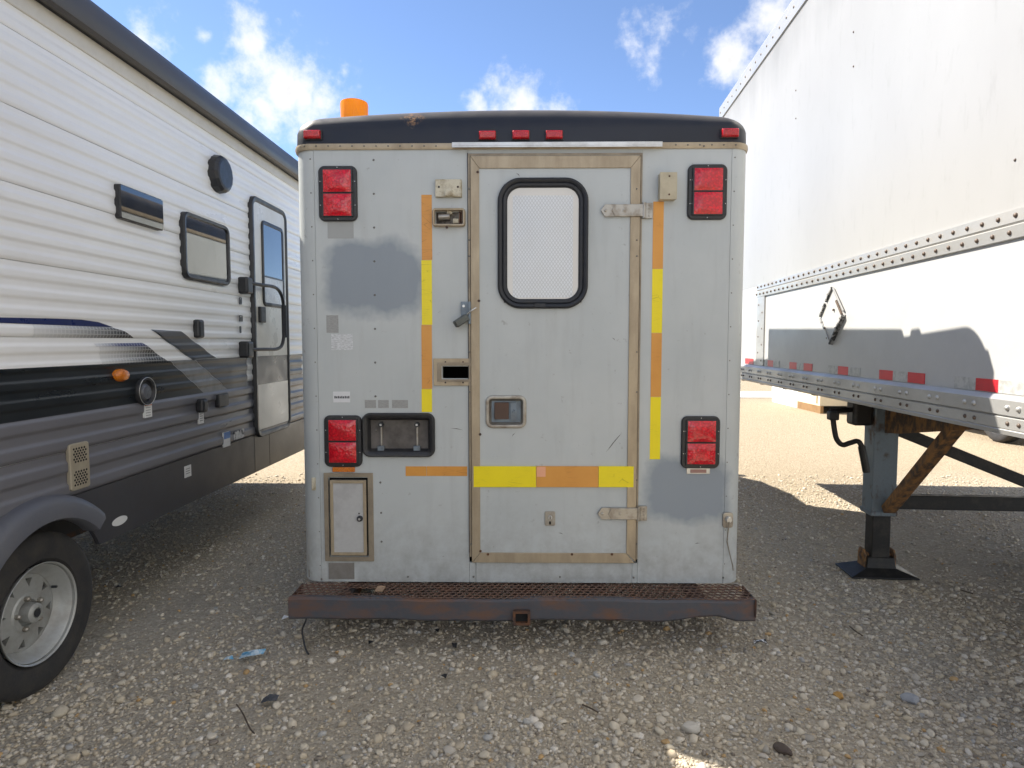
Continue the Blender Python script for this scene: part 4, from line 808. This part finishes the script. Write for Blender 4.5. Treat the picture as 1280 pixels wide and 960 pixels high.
# ------------------------------------------------------------------ white semi-trailer on the right
tr = TR.root('semi_trailer', 'tall white semi-trailer with riveted rails, red and white tape, on a rusty landing leg', 'semi-trailer')
T = TR.hit_x
TY0, TY1 = -7.2, T(901, 130)[0]; TZ0, TZ1 = 1.141, 4.11; TW = 2.55
def frp():
    m = M('white_trailer_skin'); X = m.xyz()
    a = m.noise(.8, 6, .6, (1, 1, .5)); s_ = m.noise(1.6, 6, .65, (1, 2.2, .22))
    c = m.mix(m.ramp(a, .35, .7), (.37, .368, .36), (.325, .322, .315))
    top = m.math('MULTIPLY', m.ramp(m.math('ADD', X['Z'], m.math('MULTIPLY', s_, .9)), 4.0, 4.42), m.ramp(m.noise(3, 4), .3, .6, .4, 1), clamp=True)
    c = m.mix(m.math('MULTIPLY', top, .6), c, (.20, .20, .19)); c = m.mix(m.ramp(m.noise(14, 5, .7, (1, 1, .3)), .56, .8, 0, .5), c, (.24, .235, .22))
    m.set('Base Color', c).set('Roughness', .42); m.bump(m.noise(1.4, 3, .5), .06, .03); return m.m
SKIN = frp(); RAILM = worn('rail_aluminium', (.50, .50, .49), (.33, .31, .28), .38, .55, 6, (.4, .72), .6, (1, .4, 1), .04); LOWP = worn('white_lower_panel', (.47, .47, .465), (.40, .396, .385), .36, 0, 3, (.45, .8), .5)
zm0, zm1 = 1.898, 2.016
MB().box(0, .03, TY0, TY1-.06, zm1-.01, 3.965).build('side_panel', SKIN, tr)
yv0, yv1 = T(956, 400)[0], T(947, 400)[0]
MB().box(.002, .03, TY0, yv1, 1.29, zm0+.01).build('lower_panel', LOWP, tr); MB().box(.001, .03, yv1+.001, TY1-.06, 1.29, zm1-.011).build('lower_panel', LOWP, tr)
MB().prism([(-.012, 3.96), (-.014, 4.095), (-.004, 4.112), (.05, 4.112), (.05, 3.96)], TY0, TY1+.01, 'y').build('top_rail', RAILM, tr)
mid = MB().prism([(.004, zm0), (-.010, zm0+.004), (-.013, zm0+.052), (-.006, zm0+.0585), (-.013, zm0+.065), (-.010, zm1-.004), (.004, zm1)], TY0, yv1, 'y').build('middle_rail', RAILM, tr)
MB().box(-.008, .004, yv0, yv1, 1.297, zm0+.003).build('vertical_strip', RAILM, tr)
low = MB().prism([(.01, 1.141), (-.026, 1.141), (-.030, 1.158), (-.0265, 1.162), (-.030, 1.166), (-.030, 1.207), (-.024, 1.213), (-.034, 1.219), (-.034, 1.276), (-.012, 1.294), (.01, 1.294)], TY0, TY1, 'y').build('bottom_rail', RAILM, tr, bevel=0)
for (x0, y0, x1, y1, nm) in ((0, TY1-.06, TW, TY1, 'front_wall'), (TW-.03, TY0, TW, TY1-.061, 'side_panel'), (0.031, TY0, TW-.031, TY0+.05, 'rear_wall')): MB().box(x0+.0005, x1-.0005, y0, y1, 1.2, 4.0).build(nm, SKIN, tr)
MB().box(.02, TW-.02, TY0+.06, TY1-.07, 4.06, 4.09).build('roof', RAILM, tr); MB().box(.02, TW-.02, TY0+.06, TY1-.07, 1.215, 1.26).build('floor', RUST, tr)
MB().box(-.004, .07, TY1-.075, TY1+.012, 1.3, 3.955).build('nose_corner', RAILM, tr, bevel=.02)
y_ = TY0+.5
while y_ < TY1: MB().box(.05, TW-.05, y_, y_+.06, 1.12, 1.2145).build('cross_member', RUST, tr); y_ += .6
rm = MB(); n = 10; loops = [[(h, r*math.cos(2*math.pi*k/n), r*math.sin(2*math.pi*k/n)) for k in range(n)] for h, r in ((0.002, .0115), (-.003, .0112), (-.007, .008), (-.009, .003))]
rm.loft(loops, cap=True); rp = rm.build('rivet', RAILM, None, smooth=True); RIVME = rp.data; bpy.data.objects.remove(rp)
RUSTR = worn('rust_stained_rivet', (.12, .10, .085), (.2, .1, .05), .55, .4, 30); RIVD = RIVME.copy(); RIVD.materials.clear(); RIVD.materials.append(RUSTR)
def rivet_o(par, x, y, z, s=1., dark=False):
    o = bpy.data.objects.new('rivet', RIVD if dark else RIVME); COL.objects.link(o); o.parent = par; o.location = (x, y, z); o.scale = (s, s, s)
yr = 1.85
while yr < yv1-.02:
    rivet_o(mid, -.0125, yr, zm0+.090, .85, True); rivet_o(mid, -.0125, yr+.03, zm0+.028, .85, True); yr += .0985
yr = 1.75
k = 0
while yr < TY1-.1:
    for dy in (0, .062): rivet_o(low, -.0338, yr+dy, 1.2475, 1.0); rivet_o(low, -.0298, yr+dy, 1.187, .8, True)
    yr += .262
far = MB()
def frv(x, y, z, r=.01): far.lathe([(x-.005, 0), (x-.004, r*.6), (x, r)], (0, y, z), 'x', 8)
yr = 1.0
while yr < TY1: frv(-.0135, yr, 4.03, .012); yr += .16
for k in range(8): frv(-.008, (yv0+yv1)/2+(.05 if k % 2 else -.05), 1.34+k*.07, .009)
for px, py in ((995, 113), (995, 148), (1067, 40), (1067, 83), (1269, 200)): y, z = T(px, py); frv(0, y, z, .007)
o = far.build('rivets', RUSTR, tr); o['kind'] = 'stuff'
# retro-reflective tape
TRED = tape('red_conspicuity_tape', (.62, .018, .03), (.45, .02, .03)); TWH = worn('silver_conspicuity_tape', (.48, .48, .46), (.3, .3, .29), .4, 0, 30, (.45, .6), .7)
def tp(a, b, mat): y1_, y0_ = T(a, 470)[0], T(b, 480)[0]; MB().box(-.0012, .003, y0_+.0005, y1_-.0005, 1.2985, 1.350).build('tape_strip', mat, tr)
for a, b, c in ((931, 941, 'r'), (952, 959, 'w'), (959, 966, 'r'), (966, 973.5, 'w'), (986.5, 995.5, 'r'), (995.5, 1004, 'w'), (1004, 1014.5, 'r'), (1035, 1047, 'w'), (1047, 1060, 'r'), (1060, 1074.5, 'w'), (1099, 1116, 'r'), (1116, 1134.5, 'w'), (1134.5, 1155.5, 'r'), (1193, 1220, 'w'), (1220, 1248.5, 'r'), (1248.5, 1292, 'w'), (1350, 1400, 'r'), (1400, 1460, 'w')): tp(a, b, TRED if c == 'r' else TWH)
# battered placard holder
pc = T(1041, 395); hs = .19
pl = MB().prism([(pc[0], pc[1]+hs), (pc[0]+hs, pc[1]), (pc[0], pc[1]-hs), (pc[0]-hs, pc[1])], -.004, .003, 'x').build('placard_holder', LOWP, tr)
def edge(a, b, w, mat, nm, x0=-.016): MB().bar((x0/2-.002, pc[0]+a[0]*hs, pc[1]+a[1]*hs), (x0/2-.002, pc[0]+b[0]*hs, pc[1]+b[1]*hs), w, .014).build(nm, mat, pl, bevel=.002)
CHIP = worn('chipped_black_rail', (.03, .03, .028), (.45, .44, .42), .5, .3, 45, (.45, .55), .9)
edge((.02, .97), (.5, .52), .012, CHIP, 'placard_rail'); edge((.55, .45), (.97, .02), .014, CHIP, 'placard_rail'); edge((-.97, -.02), (-.02, -.95), .030, CHIP, 'placard_rail'); edge((-.93, .12), (-.05, .95), .006, RAILM, 'placard_rail'); edge((.95, -.05), (.05, -.95), .006, RAILM, 'placard_rail'); edge((-.82, .02), (-.35, .5), .010, RUSTR, 'placard_clip')
for a, b in ((-.35, -.42), (-.7, -.12), (.35, .75), (.72, .35), (.55, -.4), (.8, -.2), (.3, -.75), (-.15, .2)): MB().box(-.014, -.003, pc[0]+a*hs-.007, pc[0]+a*hs+.007, pc[1]+b*hs-.007, pc[1]+b*hs+.007).build('placard_clip', RUSTR, pl, bevel=.002)
# landing gear
gx, gy = ground_at(1095, 716); lc = TR.loc(Vector((gx, gy, 0))-TR.o); LX, LY = lc.x, lc.y
LEGM = worn('blue_grey_leg_paint', (.17, .21, .24), (.10, .06, .035), .5, .3, 11, (.52, .64), .9, (1, 1, .6), .2); RUSTB = worn('flaking_rust', (.06, .045, .035), (.30, .155, .06), .75, .1, 26, (.40, .58), .95, (1, 1, .6), .6); SOOT = worn('greasy_black_steel', (.018, .018, .018), (.07, .06, .05), .45, .3, 12, (.5, .7), .6)
def leg(x, full):
    l = MB().box(x-.075, x+.075, LY-.07, LY+.07, .40, 1.215).build('landing_leg', LEGM, tr, bevel=.008)
    MB().box(x-.056, x+.056, LY-.052, LY+.052, .07, .42).build('inner_leg', SOOT, l, bevel=.006)
    MB().loft([[(x+a*w, LY+b*w2, z) for a, b in ((-1, -1), (1, -1), (1, 1), (-1, 1))] for w, w2, z in ((.205, .13, .004), (.205, .13, .014), (.09, .07, .055), (.08, .06, .12))]).build('foot', SOOT, l, bevel=.003)
    for s_ in (-1, 1): MB().prism([(LY-.05, .03), (LY+.05, .03), (LY+.05, .13), (LY+.03, .165), (LY-.03, .165), (LY-.05, .13)], x+s_*.085, x+s_*.098, 'x').build('foot_ear', RUSTB, l, bevel=.004)
    MB().tube([(x-.105, LY, .12), (x+.105, LY, .12)], .018, 10).build('foot_pin', RUSTB, l)
    MB().box(x-.082, x+.082, LY-.077, LY+.077, .395, .425).build('collar', LEGM, l, bevel=.004)
    if full:
        e = T(1207, 532, x); MB().bar((x+.02, LY-.085, .44), (x+.02, e[0], 1.16), .075, .05).build('rear_brace', RUSTB, l, bevel=.004)
        MB().prism([(LY-.08, 1.21), (LY-.08, .93), (LY-.25, .95), (e[0]-.15, 1.08), (e[0]-.15, 1.21)], x-.02, x-.008, 'x').build('gusset_plate', RUSTB, l, bevel=.003)
    return l
l1 = leg(LX, True); l2 = leg(LX+1.25, False)
MB().box(LX+.076, LX+1.174, LY-.03, LY+.03, .43, .52).build('cross_tube', SOOT, l1, bevel=.005); MB().bar((LX+.08, LY+.045, .95), (LX+1.18, LY+.045, .50), .05, .07).build('diagonal_brace', SOOT, l1, bevel=.004)
gb = MB().box(LX-.20, LX-.076, LY-.06, LY+.06, .97, 1.2).build('gearbox', SOOT, tr, bevel=.02)
Ty = lambda px, py: TR.hit_y(px, py, LY-.09)
MB().tube([(LX-.19, LY-.02, 1.07), (LX-.36, LY-.09, 1.065)], .016, 10).build('crank_shaft', SOOT, gb)
cp = [Ty(*p) for p in ((1041, 521), (1043, 537), (1046, 549), (1053, 556), (1063, 553.5), (1072, 551.5), (1077, 558), (1080, 572), (1083, 590))]
hnd = MB().tube(smooth([(x, LY-.09, z) for x, z in cp]), .016, 10).build('crank_handle', SOOT, gb, smooth=True)
x, z = cp[0]; MB().box(x-.028, x+.03, LY-.12, LY-.06, z-.02, z+.035).build('crank_joint', SOOT, gb, bevel=.008)
x, z = cp[-1]; x2, z2 = cp[-3]; MB().tube([(x2, LY-.09, z2), (x, LY-.09, z)], .022, 10).build('crank_grip', SOOT, gb)
for x in (.28, TW-.28):
    for y in (-5.9, -4.65):
        wv = tyre(MB(), (x, y, .5), .5, .3).build('wheel', TYRE, tr, smooth=True); MB().lathe([(-.08, 0), (-.08, .26), (-.1, .3), (.1, .3), (.08, .26), (.08, 0)], (x, y, .5), 'x', 28).build('rim', STEEL, wv)
MB().box(.45, .55, -6.5, -4.0, .95, 1.215).box(TW-.55, TW-.45, -6.5, -4.0, .95, 1.215).box(.3, TW-.3, -5.96, -5.84, .44, .56).box(.3, TW-.3, -4.71, -4.59, .44, .56).box(.46, .54, -5.95, -5.85, .5, .96).box(.46, .54, -4.7, -4.6, .5, .96).build('axle_frame', RUST, tr)

# ------------------------------------------------------------------ further back in the yard
WH2 = worn('plain_white_paint', (.72, .72, .70), (.58, .56, .5), .45, 0, 2); CR2 = worn('cream_cladding', (.66, .58, .42), (.56, .48, .34), .55, 0, 3); WOOD = worn('brown_skid_timber', (.26, .15, .06), (.16, .09, .04), .8, 0, 5)  # one even white for the shed and the parked trailer
cx0, cy0 = ground_at(1025, 517); cx1, cy1 = ground_at(964, 502)
FS = Frame(cx0, cy0, math.atan2(cx1-cx0, cy1-cy0)); sl = math.hypot(cx1-cx0, cy1-cy0)
sh = FS.root('portable_shed', 'cream and white portable shed on brown timber skids behind the semi-trailer', 'shed'); ysp = sl*.42
MB().box(0, 2.2, .02, ysp, .16, 2.4).build('wall', CR2, sh); MB().box(0.01, 2.2, ysp+.005, sl, .16, 2.4).build('end_bay', WH2, sh); MB().box(-.05, 2.25, -.05, sl+.05, 2.4, 2.5).build('roof', WH2, sh); MB().box(-.004, .06, -.02, ysp, 0, .159).build('skid', WOOD, sh); MB().box(2.1, 2.2, 0, sl, 0, .159).build('skid', WOOD, sh); MB().box(.02, .1, ysp+.01, sl, 0, .159).build('skid', WH2, sh)
MB().box(-.014, -.002, .14, .16, .2, 2.38).build('corner_strip', WOOD, sh)
fx, fy = ground_at(1245, 552.5); FT = Frame(fx-.02, fy, R(4)); ft = FT.root('parked_trailer', 'low white box trailer with red tape and one visible tyre, parked beyond the semi-trailer', 'trailer')
MB().box(.02, 2.2, -1.5, 4.2, .46, 3.0).build('body', WH2, ft, bevel=.02); MB().box(-.0, .03, -1.5, 4.2, .36, .46).build('side_rail', RAILM, ft)
for y, w in ((-1.1, .3), (1.2, .3), (3.1, .45)): MB().box(-.004, .0205, y, y+w, .50, .56).build('tape_strip', TRED, ft)
for x in (.11, 2.05):
    wv = tyre(MB(), (x, 0, .37), .37, .22).build('wheel', TYRE, ft, smooth=True); s_ = -1 if x < 1 else 1; MB().lathe([(s_*.04, 0), (s_*.05, .15), (s_*.09, .2), (s_*.105, .225), (s_*.085, .23)], (x, 0, .37), 'x', 32).build('rim', SILVER, wv)
MB().box(.1, 2.1, -.05, .05, .3, .48).build('axle', RUST, ft); MB().box(.3, .38, 3.6, 3.7, 0, .46).box(1.8, 1.88, 3.6, 3.7, 0, .46).build('prop_stand', RUST, ft)
cp_ = MB().box(5.2, 9.5, 17.2, 19.4, -.05, .02).build('concrete_pad', worn('pale_concrete', (.55, .54, .5), (.42, .4, .36), .85, 0, 2)); cp_['kind'] = 'structure'

# ------------------------------------------------------------------ litter and single stones
def flake(name, label, cat, px, py, pts, mat, z=.018, rot=0., th=.0015):
    x, y = ground_at(px, py); mb = MB(); n = len(pts); c, s_ = math.cos(rot), math.sin(rot)
    P = [(x+a*c-b*s_, y+a*s_+b*c, z+h) for a, b, h in pts]; vs = P+[(p[0], p[1], p[2]-th) for p in P]+[(sum(p[0] for p in P)/n, sum(p[1] for p in P)/n, z+.012)]
    fs = [(i, (i+1) % n, 2*n) for i in range(n)]+[(i, n+i, n+(i+1) % n, (i+1) % n) for i in range(n)]+[tuple(range(n, 2*n))]
    return single(mb.add(vs, fs).build(name, mat), label, cat)
BLUEW = worn('blue_printed_foil', (.10, .33, .52), (.6, .68, .72), .3, 0, 30, (.45, .58), .9); WHT = plain('white_scrap', (.75, .76, .78), .5, 0, .1); BLK = plain('black_scrap', (.02, .02, .022), .6)
flake('candy_wrapper', 'crumpled long blue and white wrapper on the gravel left of the bumper', 'wrapper', 315, 824, [(-.05, -.03, .0), (-.01, -.035, .014), (.05, .012, .004), (.055, .035, .016), (.01, .02, .02), (-.045, .005, .012)], BLUEW)
flake('wrapper_scrap', 'small torn blue wrapper scrap beside the crumpled long wrapper', 'wrapper', 286, 828, [(-.022, -.012, 0), (.004, -.014, .008), (.024, -.004, 0), (.012, .014, .01), (-.014, .012, .004)], BLUEW)
flake('paper_scrap', 'tiny white paper scrap beneath the left end of the bumper', 'scrap', 357, 777, [(-.018, -.012, 0), (.02, -.004, .012), (.016, .014, .004), (-.012, .012, .014)], WHT)
flake('plastic_shard', 'broken white plastic shard on gravel off the right end of the bumper', 'scrap', 950, 808, [(-.035, -.012, 0), (-.008, -.014, .014), (.034, -.006, .004), (.03, .01, .016), (-.028, .012, .006)], worn('black_white_shard', (.75, .75, .75), (.03, .03, .03), .4, 0, 40, (.46, .52), 1))
flake('grey_rag', 'dark grey rag lying on the gravel below the blue wrapper', 'rag', 337, 881, [(-.03, -.018, 0), (.0, -.022, .012), (.03, -.006, .004), (.034, .02, .014), (-.004, .016, .02), (-.028, .008, .006)], plain('dark_grey_cloth', (.07, .075, .085), .9))
for px, py, lab in ((464, 808, 'black rubber scrap on gravel under the left half of the bumper'), (546, 793, 'curled black scrap close under the middle of the bumper'), (568, 812, 'small black chip on shaded gravel below the bumper receiver'), (555, 851, 'black pebble-sized scrap out on the open gravel'), (149, 738, 'black scrap on gravel beside the travel trailer wheel')):
    flake('black_scrap', lab, 'scrap', px, py, [(-.02, -.008, 0), (.004, -.014, .012), (.022, .0, .004), (.008, .012, .014), (-.016, .01, .006)], BLK, rot=px*.7)
sv, sf = ico(3)
def rock(px, py, sx, sy, sz, col, label):
    x, y = ground_at(px, py); r = np.random.default_rng(int(px)); v = sv.copy()
    for _ in range(9):
        d = r.normal(size=3); d /= np.linalg.norm(d); k = v@d; lim = .62+.3*r.random(); v = v-np.outer(np.clip(k-lim, 0, None)*.85, d)
    a = r.random()*6; v = v*np.array([sx, sy, sz]); v[:, :2] = v[:, :2]@np.array([[math.cos(a*.2), -math.sin(a*.2)], [math.sin(a*.2), math.cos(a*.2)]])
    v += np.array([x, y, sz*.55]); single(MB().add(v.tolist(), sf.tolist()).build('rock', worn('rock_'+str(px), col, tuple(c*.6 for c in col), .85, 0, 25, bump=.4), smooth=True), label, 'rock')
rock(978, 940, .042, .024, .018, (.10, .075, .06), 'dark brown flat stone on the gravel'); rock(1138, 877, .038, .028, .022, (.33, .34, .36), 'blue-grey rounded stone on gravel beneath the semi-trailer side'); rock(863, 914, .038, .028, .024, (.55, .51, .44), 'pale angular stone on the gravel'); rock(1048, 872, .022, .018, .016, (.48, .27, .08), 'small orange-brown stone on the gravel'); rock(75, 893, .04, .03, .024, (.5, .44, .34), 'pale tan stone beside the travel trailer tyre')
TWIG = plain('dry_twig', (.09, .065, .045), .9)
for pts, lab in ((((296, 886), (304, 900), (312, 915), (318, 925)), 'thin crooked dark twig on gravel below the grey rag'), (((1062, 787), (1069, 795), (1078, 799)), 'short dark twig on gravel in front of the landing leg'), (((1200, 741), (1208, 745), (1216, 746)), 'short twig in the deep shade under the semi-trailer'), (((728, 886), (738, 893), (748, 896)), 'thin curved twig on the open gravel')):
    q = [ground_at(*p) for p in pts]; single(MB().tube(smooth([(x, y, .018+.008*(i % 2)) for i, (x, y) in enumerate(q)]), .0032, 6).build('twig', TWIG), lab, 'twig')
